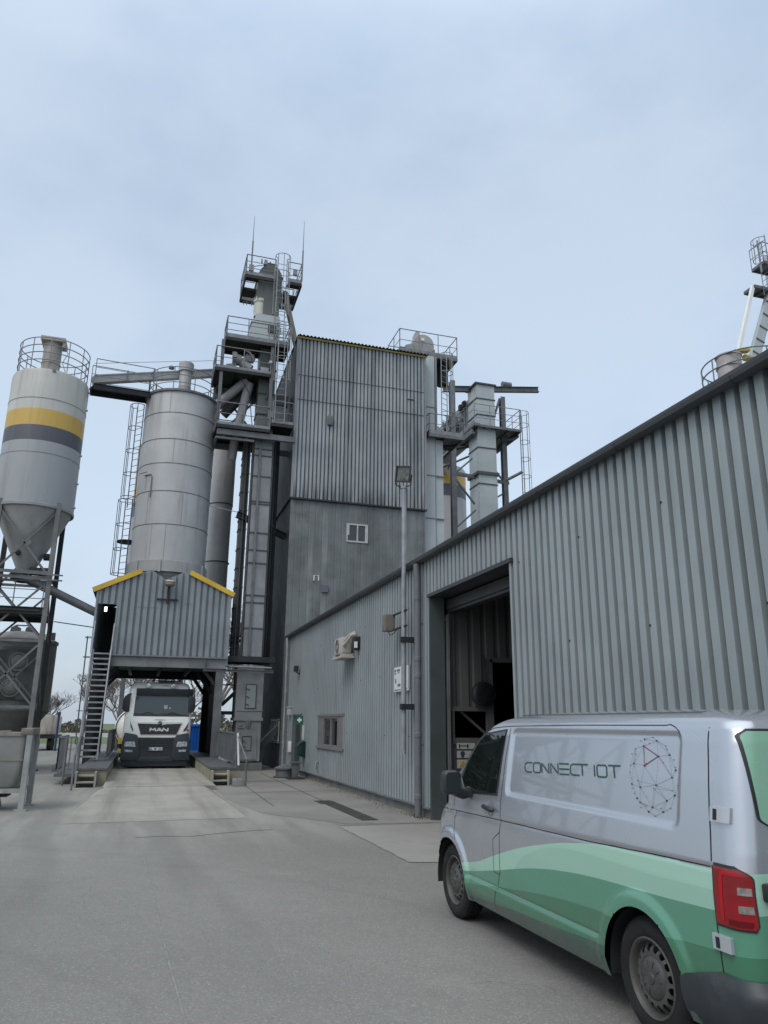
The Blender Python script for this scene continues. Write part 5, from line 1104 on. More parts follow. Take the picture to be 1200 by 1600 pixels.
b = MB(); b.box(bx0+.2,by0+.3,.26,bx1-.35,by1-.3,.36); b.tube([(bx1-.5,by0+.3,.3),(bx1-.45,by0+.2,.2),(bx1-.42,by0+.2,.08)],.012,5); b.build('outlet', m_darksteel, t)
# ------------------------------------------------------------------ bare trees beyond
def tree(x, y, h, seed, label, spread=1., cat='tree', levels=7, trunk_r=None, pale=False):
    rnd = random.Random(seed)
    t = thing('bare_tree', label, cat, (x,y,0), 'bare winter trees beyond the bay')
    tr, cr = MB(), MB()
    def grow(p, d, L, r, lev):
        q = p+d*L; k = 5 if lev > 3 else 3
        m = (p+q)/2+V((rnd.uniform(-1,1),rnd.uniform(-1,1),rnd.uniform(-.4,.4)))*L*.07
        (tr if lev >= levels-1 else cr).tube([p,m,q],[r,r*.85,r*.7],k,0,False)
        if lev == 0: return
        n = 3 if lev != 1 else 4
        for i in range(n):
            ax = V((rnd.uniform(-1,1),rnd.uniform(-1,1),rnd.uniform(-.25,.75))).normalized()
            nd = (d*rnd.uniform(.55,1.0)+ax*.62*spread).normalized(); nd.z = nd.z*.9+.12; nd.normalize()
            st = p.lerp(q, rnd.uniform(.55,1.)) if i else q
            grow(st, nd, L*rnd.uniform(.60,.83), r*(.6 if i else .7), lev-1)
    r0 = trunk_r or h*.016
    grow(V((x,y,-.05)), V((rnd.uniform(-.05,.05),0,1)).normalized(), h*.27, r0, levels)
    tr.build('trunk', m_bark, t, smooth=0, recalc=False); cr.build('crown', m_twig, t, smooth=0, recalc=False)
TS = [(-4.2,72,8.5,1,'large bare tree seen left of truck above the staircase railing'),(-1.6,66,9,2,'bare tree directly left of the truck cab'),(-8.8,86,6,3,'small distant bare tree standing alone against the left sky'),
      (2.6,60,9.5,4,'bare tree behind the truck cab roof'),(5.2,56,12.5,5,'tall bare tree showing between the bay and bucket elevator'),(7.6,60,12,6,'tall bare tree mostly hidden behind the bucket elevator'),(.6,76,10,8,'bare tree farther off behind the truck'),(4.0,70,11,9,'bare tree farther off right of the truck')]
for a in TS: tree(*a[:4], a[4], spread=1.05)
# neighbours just outside the left edge of the frame
t = thing('feed_gantry','lattice steel gantry with inclined conveyor standing left of the silo','gantry',(-10.3,31,0))
b = MB()
for x in (-13,-10.3,-7.6):
    for y in (29.5,32.5): b.ibeam((x,y,0),(x,y,7.5),.2,.2)
for x0, x1 in ((-13,-10.3),(-10.3,-7.6)):
    for y in (29.5,32.5):
        for z0, z1 in ((.3,3.6),(3.6,7.2)): b.bar((x0,y,z0),(x1,y,z1),.08,.08); b.bar((x1,y,z0),(x0,y,z1),.08,.08)
        for z in (3.6,7.3): b.bar((x0,y,z),(x1,y,z),.14,.18)
b.build('frame', m_darksteel, t)
b = MB(); b.bar((-15,31,9.5),(-7.4,31,4.6),.9,.6); b.build('conveyor', m_darksteel, t)
b = MB(); railing(b,[(-13,29.4,7.4),(-7.6,29.4,7.4)],1.1,(.5,1.),1.0,.1,.03); b.build('railing', m_steel, t)
def fir(x, y, h, seed, label):
    rnd = random.Random(seed); t = thing('dense_tree', label, 'tree', (x,y,0), 'dense trees outside the left edge')
    b = MB(); b.tube([(x,y,0),(x,y,h*.8)],[.2,.05],7); b.build('trunk', m_bark, t)
    b = MB()
    for i in range(1500):
        f = rnd.random()**.7; z = h*(.08+.92*(1-f)); r = h*.26*f**.75*(.75+.5*rnd.random())*(.55+.45*rnd.random()); a = rnd.random()*6.283
        p = V((x+r*cos(a),y+r*sin(a),z)); d = V((cos(a),sin(a),-.35))*.38; e = V((-sin(a),cos(a),rnd.uniform(-.4,.4)))*.2
        b.add([p-d-e,p-d+e,p+d+e*.4,p+d-e*.4],[(0,1,2,3)])
    b.build('crown', m_fir, t, smooth=0, recalc=False)
m_fir = M('fir_needles',(.035,.055,.028),.85,0,.4,2)
for i,(x,y,h) in enumerate(((-12.2,46,8),(-15.5,51,9.5),(-19,57,10),(-24,63,12),(-11.3,41,6.5))): fir(x,y,h,40+i,'dense dark green tree in the row left of the silos, %s' % ('second from the silos','third from the silos','fourth from the silos','farthest and tallest','nearest and lowest')[i])
# far hedge line and low wall
random.seed(11)
h = MB()
for i in range(16000):
    x = random.uniform(-120,60); y = 118+random.uniform(-3,3); z = random.random()**.8*(2.3+1.2*sin(x*.23)+.9*sin(x*.71+1)); s = random.uniform(.06,.26)
    a, b_ = random.random()*6.3, random.uniform(-.8,.8)
    d1 = V((cos(a),sin(a)*.4,b_))*s; d2 = V((-b_,.3*sin(a),cos(a)+.3))*s*.6
    p = V((x,y,z)); h.add([p-d1-d2,p+d1-d2,p+d1+d2,p-d1+d2],[(0,1,2,3)])
o = h.build('hedge', M('winter_hedge',(.10,.088,.072),.95,0,.35,.4), smooth=0, recalc=False); o['kind'] = 'stuff'; o['label'] = 'far brown hedge line along the horizon'; o['category'] = 'hedge'
w = MB(); w.box(-30,101,0,3,101.3,.5)
for i in range(12): w.box(-30+i*3,100.95,0,-29.8+i*3,101.0,.55)
tag(w.build('boundary_wall', M('white_wall',(.6,.6,.58),.7)),'low white wall far off beyond the green verge','wall')
# ------------------------------------------------------------------ delivery van
VL, VR, VR0, VF0 = 3.05, 4.95, 3.5, 8.17      # left side, right side, rear face, front
van = thing('delivery_van','silver and green panel van parked beside the hall doorway, seen from behind','van',(4.0,5.8,0))
def lerp(tab, x):
    if x <= tab[0][0]: return tab[0][1]
    for (a,b_),(c,d) in zip(tab, tab[1:]):
        if x <= c: return b_+(d-b_)*(x-a)/(c-a)
    return tab[-1][1]
SI = [(.2,.06),(.28,.03),(.36,.005),(.6,0),(.95,0),(1.06,.008),(1.2,.03),(1.5,.075),(1.72,.115),(1.79,.135),(1.83,.165),(1.86,.21),(1.885,.29),(1.905,.42),(1.92,.6),(1.93,.85)]
YR = [(.2,3.56),(.5,3.505),(.9,3.5),(1.15,3.505),(1.72,3.55),(1.8,3.565),(1.84,3.6),(1.87,3.68),(1.895,3.85),(1.915,4.2),(1.93,4.8)]
YF = [(.2,8.08),(.45,8.17),(.75,8.17),(.88,8.13),(.98,8.04),(1.06,7.9),(1.12,7.8),(1.16,7.74),(1.3,7.55),(1.54,7.22),(1.72,6.96),(1.8,6.8),(1.85,6.64),(1.88,6.45),(1.905,6.1),(1.93,5.6)]
RF = [(.2,.5),(.9,.55),(1.04,.55),(1.17,.2),(1.93,.14)]   # front corner length along y
RX = [(.2,.38),(.9,.4),(1.04,.42),(1.17,.28),(1.75,.25),(1.93,.2)]   # front corner width along x
RR = [(.2,.12),(1.6,.13),(1.85,.14),(1.93,.12)]
AF, AR_, ARAD = (7.49,.33), (4.41,.33), .395
def sside(z): return VL+lerp(SI,z)
def sm(a, b_, x):
    t = max(0,min(1,(x-a)/(b_-a))); return t*t*(3-2*t)
def q(y, z):
    """a point measured on the plane x=VL carried onto the real side surface"""
    k = 1
    for _ in range(4):
        zz = 1.8+(z-1.8)*k; k = sside(zz)/VL
    return y*k, 1.8+(z-1.8)*k
PA = [q(*p) for p in ((6.03,1.765),(6.22,1.215),(3.93,1.235),(3.865,1.755))]
def panel_sdf(y, z):   # distance inside the pressed side panel (positive inside)
    z0, z1 = 1.225, 1.768
    ya = PA[0][0]+(PA[1][0]-PA[0][0])*(z1-z)/(z1-z0); yb = PA[3][0]
    dx, dz = min(ya-y, y-yb), min(z-z0, z1-z)
    r = .06
    if dx < r and dz < r: return r-hypot(r-dx, r-dz)
    return min(dx, dz)
def disp(y, z):
    d = 0
    s = panel_sdf(y, z)
    d += .02*sm(-.012,.024,s)
    zb = 1.005+(6.5-y)*.02                            # swage line along the waist
    d += .007*math.exp(-((z-zb)/.010)**2) + .006*sm(zb+.02,zb-.012,z)*sm(zb-.25,zb-.02,z)
    if 4.83 < y < 7.1: d -= .016*sm(.46,.435,z)*sm(.25,.33,z)*sm(4.83,4.9,y)*sm(7.1,7.03,y)   # sill bulge
    if 4.83 < y < 7.1: d += .007*math.exp(-((z-.462)/.009)**2)
    for c in (AF, AR_):
        r = hypot(y-c[0], z-c[1]); 
        d -= .024*sm(ARAD+.11,ARAD+.045,r)
    return d
def slice_pts(z, nl=250, nr=90, nc=10):
    xl, xr = VL+lerp(SI,z), VR-lerp(SI,z); yr, yf = lerp(YR,z), lerp(YF,z); rr_ = lerp(RR,z); rf, rx = lerp(RF,z), lerp(RX,z)
    pts = []
    ya, yb = yr+rr_, yf-rf
    for i in range(nl+1): y = ya+(yb-ya)*i/nl; pts.append([xl,y,z,1])
    for i in range(1,nc*2): a = pi/2*i/(nc*2); pts.append([xl+rx-rx*cos(a), yb+rf*sin(a), z, .6*(1-i/(nc*2))])
    for i in range(17): pts.append([xl+rx+(xr-xl-2*rx)*i/16, yf+.06*sin(pi*i/16)*(1 if z>.3 else 0), z, 0])
    for i in range(1,nc*2): a = pi/2*i/(nc*2); pts.append([xr-rx+rx*sin(a), yf-rf+rf*cos(a), z, 0])
    for i in range(nr+1): y = yb+(ya-yb)*i/nr; pts.append([xr,y,z,-1])
    for i in range(1,nc): a = pi/2*i/nc; pts.append([xr-rr_+rr_*cos(a), ya-rr_*sin(a), z, 0])
    for i in range(17): pts.append([xr-rr_-(xr-xl-2*rr_)*i/16, yr-.03*sin(pi*i/16), z, 0])
    for i in range(1,nc): a = pi/2*i/nc; pts.append([xl+rr_-rr_*sin(a), ya-rr_*cos(a), z, 0])
    return pts
zs = []
z = .24
while z < 1.80: zs.append(z); z += .0125
while z < 1.93: zs.append(z); z += .008
zs.append(1.93)
rows = [slice_pts(z) for z in zs]; N = len(rows[0])
verts = []
for r in rows:
    for p in r:
        if p[3] > 0: p[0] += disp(p[1],p[2])*(1 if p[3] == 1 else p[3])
        elif p[3] < 0: p[0] -= disp(p[1],p[2])
        verts.append(p)
faces = []
def inarch(y, z): return any(hypot(y-c[0],z-c[1]) < ARAD for c in (AF,AR_))
for i in range(len(rows)-1):
    for j in range(N):
        k = (j+1)%N; ids = (i*N+j, i*N+k, (i+1)*N+k, (i+1)*N+j)
        P = [verts[t] for t in ids]
        x = sum(p[0] for p in P)/4
        if (x < VL+.25 or x > VR-.25) and P[0][2] < .85:
            y, z = sum(p[1] for p in P)/4, sum(p[2] for p in P)/4
            if inarch(y, z) and 3.8 < y < 8.1: continue
        faces.append(ids)
faces.append(tuple(range((len(rows)-1)*N, len(rows)*N)))
for p in verts:      # pull the ragged arch edge on to the circle
    if (p[0] < VL+.25 or p[0] > VR-.25) and p[2] < .85:
        for c in (AF, AR_):
            r = hypot(p[1]-c[0], p[2]-c[1])
            if ARAD-.016 < r < ARAD+.009 and p[2] > .262: k = ARAD/r; p[1] = c[0]+(p[1]-c[0])*k; p[2] = c[1]+(p[2]-c[1])*k
def paint():
    m, n, b = newmat('van_paint')
    tc = node(n,'ShaderNodeTexCoord'); sp = node(n,'ShaderNodeSeparateXYZ'); n.links.new(tc.outputs['Object'], sp.inputs[0])
    y = math_(n,'ADD', sp.outputs[1], 5.8); z = sp.outputs[2]
    yn = math_(n,'DIVIDE', math_(n,'SUBTRACT', y, 3.), 6.)
    def below(pts):
        fc = node(n,'ShaderNodeFloatCurve'); cu = fc.mapping.curves[0]
        pts = sorted(((p[0]-3.)/6., p[1]/1.4) for p in pts)
        cu.points[0].location = (0, pts[0][1]); cu.points[1].location = (1, pts[-1][1])
        for p in pts: cu.points.new(*p)
        fc.mapping.update(); n.links.new(yn, fc.inputs['Value'])
        return math_(n,'LESS_THAN', math_(n,'DIVIDE', z, 1.4), fc.outputs[0])
    T1 = below([(7.6,.49),(7.22,.54),(6.85,.605),(6.51,.70),(6.19,.79),(5.9,.86),(5.63,.915),(5.38,.96),(5.16,.99),(4.94,1.015),(4.6,1.035),(3.72,1.055),(3.3,1.065)])
    S1 = below([(6.3,.6),(5.9,.80),(5.39,.925),(4.95,.945),(4.58,.94),(4.2,.935),(3.73,.95),(3.3,.95)])
    B2 = below([(7.6,.44),(7.19,.475),(6.51,.585),(5.91,.7),(5.65,.74),(5.4,.77),(4.97,.805),(4.2,.83),(3.75,.85),(3.3,.87)])
    B3 = below([(7.6,.34),(6.8,.42),(6.46,.465),(5.93,.53),(5.42,.58),(4.99,.605),(4.2,.625),(3.74,.655),(3.3,.675)])
    B5 = below([(7.2,.28),(6.17,.35),(5.45,.385),(4.77,.42),(4.2,.43),(3.3,.44)])
    c = mixc(n, T1, (.50,.525,.565), (.335,.55,.435))
    c = mixc(n, S1, c, (.295,.50,.395))
    c = mixc(n, math_(n,'MULTIPLY',T1,B2), c, (.088,.265,.175))
    c = mixc(n, math_(n,'MULTIPLY',T1,B3), c, (.046,.175,.098))
    c = mixc(n, math_(n,'MULTIPLY',T1,B5), c, (.03,.085,.058))
    v = coords(n)
    d = math_(n,'MULTIPLY', ramp(n, noise(n, coords(n,(1,1,.35)), 5, 6, .7), .42, .75), ramp(n, z, .72, .28))
    c = mixc(n, math_(n,'MULTIPLY',d,.65), c, (.12,.115,.10))
    film = math_(n,'MULTIPLY', ramp(n, noise(n, v, .8, 2), .4, .7), .05)
    c = mixc(n, film, c, (.24,.24,.235))
    n.links.new(c, b.inputs['Base Color'])
    met = math_(n,'MULTIPLY', math_(n,'SUBTRACT', 1., T1), .7); n.links.new(met, b.inputs['Metallic'])
    rg = math_(n,'MULTIPLY_ADD', noise(n, v, 1, 1), .05, .25); n.links.new(rg, b.inputs['Roughness'])
    b.inputs['Coat Weight'].default_value = .8; b.inputs['Coat Roughness'].default_value = .03
    return m
b = MB(); b.v = [tuple(p[:3]) for p in verts]; b.f = faces; b.m = [0]*len(faces)
m_paint = paint()
body = b.build('body', m_paint, van, smooth=50, recalc=True)
# side strips that follow the surface
def surf(y, z, lift=.0015):
    return V((sside(z)+disp(y,z)-lift, y, z))
def strip(mb, pts, w, lift=.002, closed=False, mi=0, step=.03):
    P = [q(*p) for p in pts]; 
    if closed: P.append(P[0])
    fine = []
    for a, c in zip(P, P[1:]):
        k = max(1,int(hypot(c[0]-a[0],c[1]-a[1])/step)); fine += [(a[0]+(c[0]-a[0])*i/k, a[1]+(c[1]-a[1])*i/k) for i in range(k)]
    fine.append(P[-1])
    L, Rr = [], []
    for i in range(len(fine)):
        a, c = fine[max(0,i-1)], fine[min(len(fine)-1,i+1)]
        if closed and i in (0,len(fine)-1): a, c = fine[-2], fine[1]
        d = (c[0]-a[0], c[1]-a[1]); l = hypot(*d) or 1; nx, nz = -d[1]/l*w/2, d[0]/l*w/2
        L.append(surf(fine[i][0]+nx, fine[i][1]+nz, lift)); Rr.append(surf(fine[i][0]-nx, fine[i][1]-nz, lift))
    n = len(fine); mb.add(L+Rr, [(i,i+1,n+i+1,n+i) for i in range(n-1)], mi)
def patch(mb, pts, lift=.002, sub=.04, mi=0):
    """filled polygon on the side, cut in z strips so that it follows the curve of the body"""
    P = [q(*p) for p in pts]; z0, z1 = min(p[1] for p in P), max(p[1] for p in P); k = max(2,int((z1-z0)/sub))
    def xs(z):
        out = []
        for a, c in zip(P, P[1:]+P[:1]):
            if (a[1]-z)*(c[1]-z) <= 0 and a[1] != c[1]: out.append(a[0]+(c[0]-a[0])*(z-a[1])/(c[1]-a[1]))
        return (min(out), max(out)) if out else None
    prev = None
    for i in range(k+1):
        z = z0+(z1-z0)*(i+.0)/k; z = min(max(z,z0+1e-4),z1-1e-4); e = xs(z)
        if prev and e: mb.add([surf(prev[0][0],prev[1],lift),surf(prev[0][1],prev[1],lift),surf(e[1],z,lift),surf(e[0],z,lift)],[(0,1,2,3)],mi)
        prev = (e, z)
m_gap_shade = plain('gap_and_shade_black',(.012,.013,.014),.7)
b = MB()
strip(b,[(6.05,1.80),(6.10,1.70),(6.16,1.59),(6.31,1.18),(6.335,1.0),(6.37,.90),(6.37,.60),(6.40,.52),(6.44,.28)],.006)
strip(b,[(7.33,1.16),(7.37,.95),(7.37,.80),(7.30,.73)],.006)
strip(b,[(6.37,.91),(6.5,.84),(6.49,.58),(6.365,.575)],.005)
strip(b,[(3.62,1.80),(3.66,1.6),(3.69,1.37),(3.70,1.25),(3.72,1.07),(3.72,.76),(3.705,.53)],.008)
strip(b,[(7.8,.985),(7.36,.99),(6.33,1.01),(5.6,1.02),(4.94,1.03),(4.2,1.055),(3.74,1.065)],.007)  # dark strip painting the shade along the waist crease, no panel gap
strip(b,[(7.3,1.255),(6.94,1.535),(6.74,1.665),(6.58,1.735),(6.4,1.777),(6.2,1.79),(6.06,1.795),(5.0,1.808),(4.0,1.81),(3.95,1.815),(3.91,1.80),(3.885,1.78),(3.875,1.75)],.006)
b.build('gaps_and_crease_shade', m_gap_shade, van, recalc=False)
# front side window with black surround
WS = [(6.15,1.755),(6.34,1.745),(6.5,1.73),(6.62,1.70),(6.76,1.62),(7.0,1.44),(7.12,1.34),(7.22,1.22),(7.2,1.185),(6.42,1.19)]
b = MB(); WG = [(6.125,1.772),(6.35,1.762),(6.52,1.747),(6.645,1.713),(6.79,1.63),(7.03,1.45),(7.16,1.34),(7.3,1.2),(7.29,1.165),(6.39,1.17)]
patch(b,WG,.003); sd = b.build('window_surround', m_black, van, recalc=False)
b = MB(); patch(b,[p for p in WS if p[0]<7.13]+[(7.06,1.19)] if False else [(6.15,1.755),(6.34,1.745),(6.5,1.73),(6.62,1.70),(6.76,1.62),(7.0,1.44),(7.13,1.31),(7.05,1.187),(6.42,1.19)],.007); b.build('side_window', glassy('van_glass',(.008,.012,.011),.015), van, recalc=False)
b = MB(); strip(b,[(7.15,1.31),(7.06,1.18)],.022,.010); b.build('quarter_bar', m_steel, sd, recalc=False)
# windscreen and right hand windows, built though only glimpsed
def front_at(x, z):
    yf = lerp(YF,z); rf, rx = lerp(RF,z), lerp(RX,z); xl, xr = VL+lerp(SI,z), VR-lerp(SI,z)
    if x < xl+rx: t = min(1,(xl+rx-x)/rx); return yf-rf+rf*sqrt(max(0,1-t*t))
    if x > xr-rx: t = min(1,(x-xr+rx)/rx); return yf-rf+rf*sqrt(max(0,1-t*t))
    return yf+.06*sin(pi*(x-xl-rx)/(xr-xl-2*rx))
b = MB(); vs = []; fs = []
for i in range(9):
    z = 1.19+(1.78-1.19)*i/8; w = .82-.1*i/8
    for j in range(17): x = 4.0-w+2*w*j/16; vs.append((x, front_at(x,z)+.006, z))
for i in range(8):
    for j in range(16): fs.append((i*17+j,i*17+j+1,(i+1)*17+j+1,(i+1)*17+j))
b.add(vs,fs); b.build('windscreen', m_glass, van, recalc=False)
b = MB(); R_ = [(6.2,1.75),(6.7,1.65),(7.15,1.31),(7.1,1.2),(6.45,1.2)]
vs = [(VR-lerp(SI,z)+.006,y,z) for y,z in R_]; b.add(vs,[(0,1,2,3,4)]); b.build('side_window', m_glass, van, recalc=False)
b = MB(); b.box(3.5,8.17,.55,4.5,8.235,.8); b.box(3.35,8.14,.28,4.65,8.22,.5); b.build('front_grille', m_black, van, bevel=.01)
for sx in (-1,1):
    b = MB(); b.box(4+sx*.62-.16,8.0,.68,4+sx*.62+.16,8.16,.86); b.build('headlight', M('van_headlamp%d'%sx,(.5,.5,.5),.1,.3), van, bevel=.03)
# underbody and wheel wells
b = MB(); b.box(3.34,3.75,.22,4.66,8.0,.34); b.box(3.12,4.9,.22,4.88,7.02,.3); b.build('underbody', m_darksteel, van)
b = MB()
for c in (AF,AR_):
    for sx in (-1,1):
        x0 = VL+.02 if sx < 0 else VR-.02; xi = x0-sx*.33
        n = 24; vs = []
        for xx in (x0, xi): vs += [(xx, c[0]+(ARAD-.004)*cos(pi*1.12*i/n-.19), c[1]+(ARAD-.004)*sin(pi*1.12*i/n-.19)) for i in range(n+1)]
        b.add(vs,[(i,i+1,n+2+i,n+1+i) for i in range(n)]); b.add(vs[n+1:],[tuple(range(n+1))])
split(b,'wheel_liner', m_black, van, recalc=False)
# wheels
def wheel(cy, sx):
    x0 = VL+.035 if sx < 0 else VR-.035; cz = .335; RO = .335
    def X_(d): return x0-sx*d     # d inward
    b = MB()
    prof = [(.215,.02),(.235,.004),(.28,-.004),(.305,.004),(.322,.02),(.333,.035),(.335,.05),(.335,.075),(.327,.078),(.327,.085),(.335,.088),(.335,.12),(.327,.123),(.327,.13),(.335,.133),(.335,.165),(.322,.19),(.28,.205),(.215,.19)]
    b.lathe((0,cy,cz),[(r,X_(d)) for r,d in prof],56,0,'x')
    for i in range(56):    # tread blocks on the shoulder
        a = 2*pi*i/56; p = V((X_(.028),cy+.328*cos(a),cz+.328*sin(a))); q_ = V((X_(.07),cy+.3365*cos(a+.03),cz+.3365*sin(a+.03))); b.bar(p,q_,.02,.012,0,(0,cos(a),sin(a)))
    w = b.build('wheel', m_rubber, van)
    b = MB()
    b.lathe((0,cy,cz),[(r,X_(d)) for r,d in [(.218,.03),(.222,.012),(.214,.006),(.205,.012),(.198,.03),(.192,.055)]],48,0,'x')
    # pierced disc: one cell per hole
    nh = 16; r0, r1, rh = .118, .192, .0205; rc = .163
    def P(r, a, d): return (X_(d), cy+r*cos(a), cz+r*sin(a))
    def dep(r): return .055-.03*sm(.192,.150,r) if r > .15 else .025+.0*r
    for h in range(nh):
        a0, a1 = 2*pi*h/nh, 2*pi*(h+1)/nh; ac = (a0+a1)/2; m = 24
        inner, outer = [], []
        for i in range(m):
            t = 2*pi*i/m; ca, sa = cos(t), sin(t)
            k = 1/max(abs(ca),abs(sa)); ua, ur = ca*k, sa*k
            r = (rc+(r1-rc)*ur) if ur > 0 else (rc+(rc-r0)*ur)
            outer.append(P(r, ac+ua*(a1-a0)/2, dep(r)))
            r = rc+rh*sa*1.15; inner.append(P(r, ac+rh*ca/rc*1.05, dep(r)))
        back = [(p[0]-sx*.007,p[1],p[2]) for p in inner]
        b.add(outer+inner+back,[(i,(i+1)%m,m+(i+1)%m,m+i) for i in range(m)]+[(m+i,m+(i+1)%m,2*m+(i+1)%m,2*m+i) for i in range(m)])
    b.build('rim', m_rim, w, smooth=40)
    b = MB(); b.lathe((0,cy,cz),[(r,X_(d)) for r,d in [(0.,.0),(.03,.002),(.034,.008),(.05,.006),(.095,.012),(.112,.022),(.12,.03)]],32,0,'x')
    for i in range(10):
        a = 2*pi*i/10; b.bar(P(.06,a,.005),P(.098,a,.0095),.005,.006,0,(sx,0,0))
    b.build('hub_cap', M('hub_cap_%d_%d'%(int(cy),sx),(.075,.075,.072),.5,.2,.2,8,dirt=.5,dirtcol=(.10,.09,.08),dscale=3), w)
    b = MB(); b.disc((X_(.066),cy,cz),.2,32,0,'x'); b.build('hole_shade_disc', m_gap_shade, w, recalc=False)  # black disc just behind the rim, stands in for shade in its holes
for cy in (AF[0],AR_[0]):
    for sx in (-1,1): wheel(cy, sx)
# door mirror
b = MB()
def blob(mb, c, s, n=16, m=10, e=.55, mi=0):
    vs = []
    sg = lambda v, p: (abs(v)**p)*(1 if v >= 0 else -1)
    for i in range(m+1):
        t = -pi/2+pi*i/m
        for j in range(n):
            a = 2*pi*j/n; vs.append((c[0]+s[0]*sg(cos(t),e)*sg(cos(a),e), c[1]+s[1]*sg(cos(t),e)*sg(sin(a),e), c[2]+s[2]*sg(sin(t),e)))
    mb.add(vs,[(i*n+j,i*n+(j+1)%n,(i+1)*n+(j+1)%n,(i+1)*n+j) for i in range(m) for j in range(n)],mi)
blob(b,(2.835,6.93,1.285),(.088,.07,.108),28,18); mr = b.build('door_mirror', M('mirror_black',(.025,.03,.034),.42,0,.1,3), van, smooth=60)
b = MB(); b.prism([(2.765,1.205),(2.905,1.2),(2.912,1.36),(2.89,1.378),(2.78,1.374),(2.763,1.35)],'y',6.856,6.861); b.build('mirror_glass', plain('mirror_face',(.018,.025,.028),.35,0,.3), mr)
b = MB(); b.tube([(2.9,6.98,1.2),(3.0,7.02,1.17),(3.08,7.05,1.19)],[.045,.05,.05],12); b.box(2.9,6.95,1.16,3.07,7.1,1.2); b.build('mirror_arm', m_black, mr)
b = MB(); blob(b,(5.17,6.93,1.3),(.12,.08,.13),20,12); b.tube([(5.05,6.98,1.2),(4.93,7.05,1.18)],.045,10); b.build('door_mirror', m_black, van)
# door handle, repeater badge, fuel flap recess
b = MB(); y0, z0 = q(6.52,1.09); p = surf(y0,z0,.03); b.tube([surf(y0+.095,z0+.008,.02),surf(y0+.08,z0+.01,.038),surf(y0-.02,z0,.04),surf(y0-.075,z0-.004,.04),surf(y0-.095,z0-.006,.02)],[.016,.02,.021,.02,.016],12); dh = b.build('door_handle', m_black, van)
b = MB(); n = 20; b.add([surf(y0-.0+.055*cos(2*pi*i/n), z0+.0+.07*sin(2*pi*i/n),.0025) for i in range(n)],[tuple(range(n))]); b.build('handle_bowl', M('bowl_silver',(.30,.32,.35),.35,.5), dh, recalc=False)
b = MB(); strip(b,[(7.34,.965),(7.40,.965)],.05,.004); strip(b,[(7.41,.98),(7.33,.98),(7.34,.935),(7.40,.935)],.008,.007,True); b.build('side_badge', m_galv, van, recalc=False)
# lettering
KY = [(147,5.88),(240,5.62),(500,5.02),(545,4.91),(575,4.85),(740,4.53)]
def ty(px): return lerp(KY,px)
def zb(y): return 1.436+(5.88-y)*.026
def zt(y): return 1.508+(5.88-y)*.030
def Lp(px, f): y = ty(px); return (y, zb(y)+(zt(y)-zb(y))*f)
def poly(pts): return [Lp(*p) for p in pts]
b = MB(); W = .0125
strip(b,poly([(196,1),(165,1),(152,.85),(148,.5),(150,.15),(162,0),(190,0)]),W,.003)
strip(b,poly([(208,1),(238,1),(243,.85),(242,.15),(236,0),(208,0),(200,.15),(201,.85)]),W,.003,True)
strip(b,poly([(252,0),(252,1),(300,0),(300,1)]),W,.003); strip(b,poly([(313,0),(313,1),(361,0),(361,1)]),W,.003)
for f in (0,.5,1): strip(b,poly([(370,f),(430,f)]),W,.003)
strip(b,poly([(540,1),(455,1),(440,.85),(437,.15),(450,0),(490,0)]),W,.003); strip(b,poly([(508,1),(508,0)]),W,.0036)
strip(b,poly([(579,0),(579,1)]),W,.003); strip(b,poly([(602,1),(650,1),(657,.85),(656,.15),(648,0),(602,0),(596,.15),(596,.85)]),W,.003,True)
strip(b,poly([(668,1),(740,1)]),W,.003); strip(b,poly([(702,1),(702,0)]),W,.0036)
b.build('lettering', plain('lettering_green',(.022,.075,.062),.4), van, recalc=False)
# node globe emblem: image points read in the crop (px,py) -> side
def gp(px, py):
    y = lerp([(800,4.44),(960,4.203),(1100,3.955)],px); 
    zt_, zb_ = 1.74, 1.27
    return (y, zt_-(py-122-(px-985)*.03)/508*.47)
nodes = [(985,125),(933,137),(1006,148),(905,148),(963,166),(922,183),(862,200),(1052,180),(1056,200),(1067,235),(836,236),(863,238),(1006,246),(1088,265),(1030,285),(843,300),(917,310),(817,313),(932,295),(1092,310),(1092,327),(808,359),(1070,374),(1097,421),(860,411),(817,437),(981,430),(875,453),(966,453),(1066,455),(1075,482),(818,464),(830,497),(1031,520),(846,527),(866,551),(948,573),(906,571),(997,573),(1048,563),(1007,592),(919,604),(870,582),(961,626)]
links = [(1,0),(0,2),(1,2),(1,5),(5,6),(6,15),(5,15),(2,4),(4,5),(2,9),(9,12),(8,9),(7,8),(2,7),(12,16),(16,15),(15,17),(16,26),(16,27),(15,25),(15,27),(26,27),(26,22),(22,9),(22,20),(22,30),(26,33),(26,36),(27,36),(27,25),(27,35),(25,34),(34,35),(35,36),(36,33),(33,30),(33,40),(36,40),(36,41),(35,41),(41,43),(43,40),(39,40),(30,39),(12,26),(12,22),(12,14),(14,22),(6,17),(17,21),(21,25),(11,15),(24,27),(24,26),(18,16),(28,29),(28,33),(28,36),(9,20),(20,22),(23,30),(2,12),(6,11),(26,29),(37,35),(38,33)]
def dot(mb, p, r, lift=.0042):
    P = q(*p); mb.add([surf(P[0]+r*cos(2*pi*i/8),P[1]+r*sin(2*pi*i/8),lift) for i in range(8)],[tuple(range(8))])
b = MB()
for a, c in links: strip(b,[gp(*nodes[a]),gp(*nodes[c])],.0015,.003,step=.2)
big = {5,12,16,26,27,36,33,22,15,30,40,41,2,35,34,25,9,20,1}
NL = len(b.m)
for i, p in enumerate(nodes):
    if i not in (5,12,16): dot(b,gp(*p),.0065 if i in big else .004)
b.m = [0 if i < NL else 1 for i in range(len(b.m))]; NT = len(b.m)
for a, c in ((5,12),(12,16),(16,5)): strip(b,[gp(*nodes[a]),gp(*nodes[c])],.0045,.0036,step=.2)
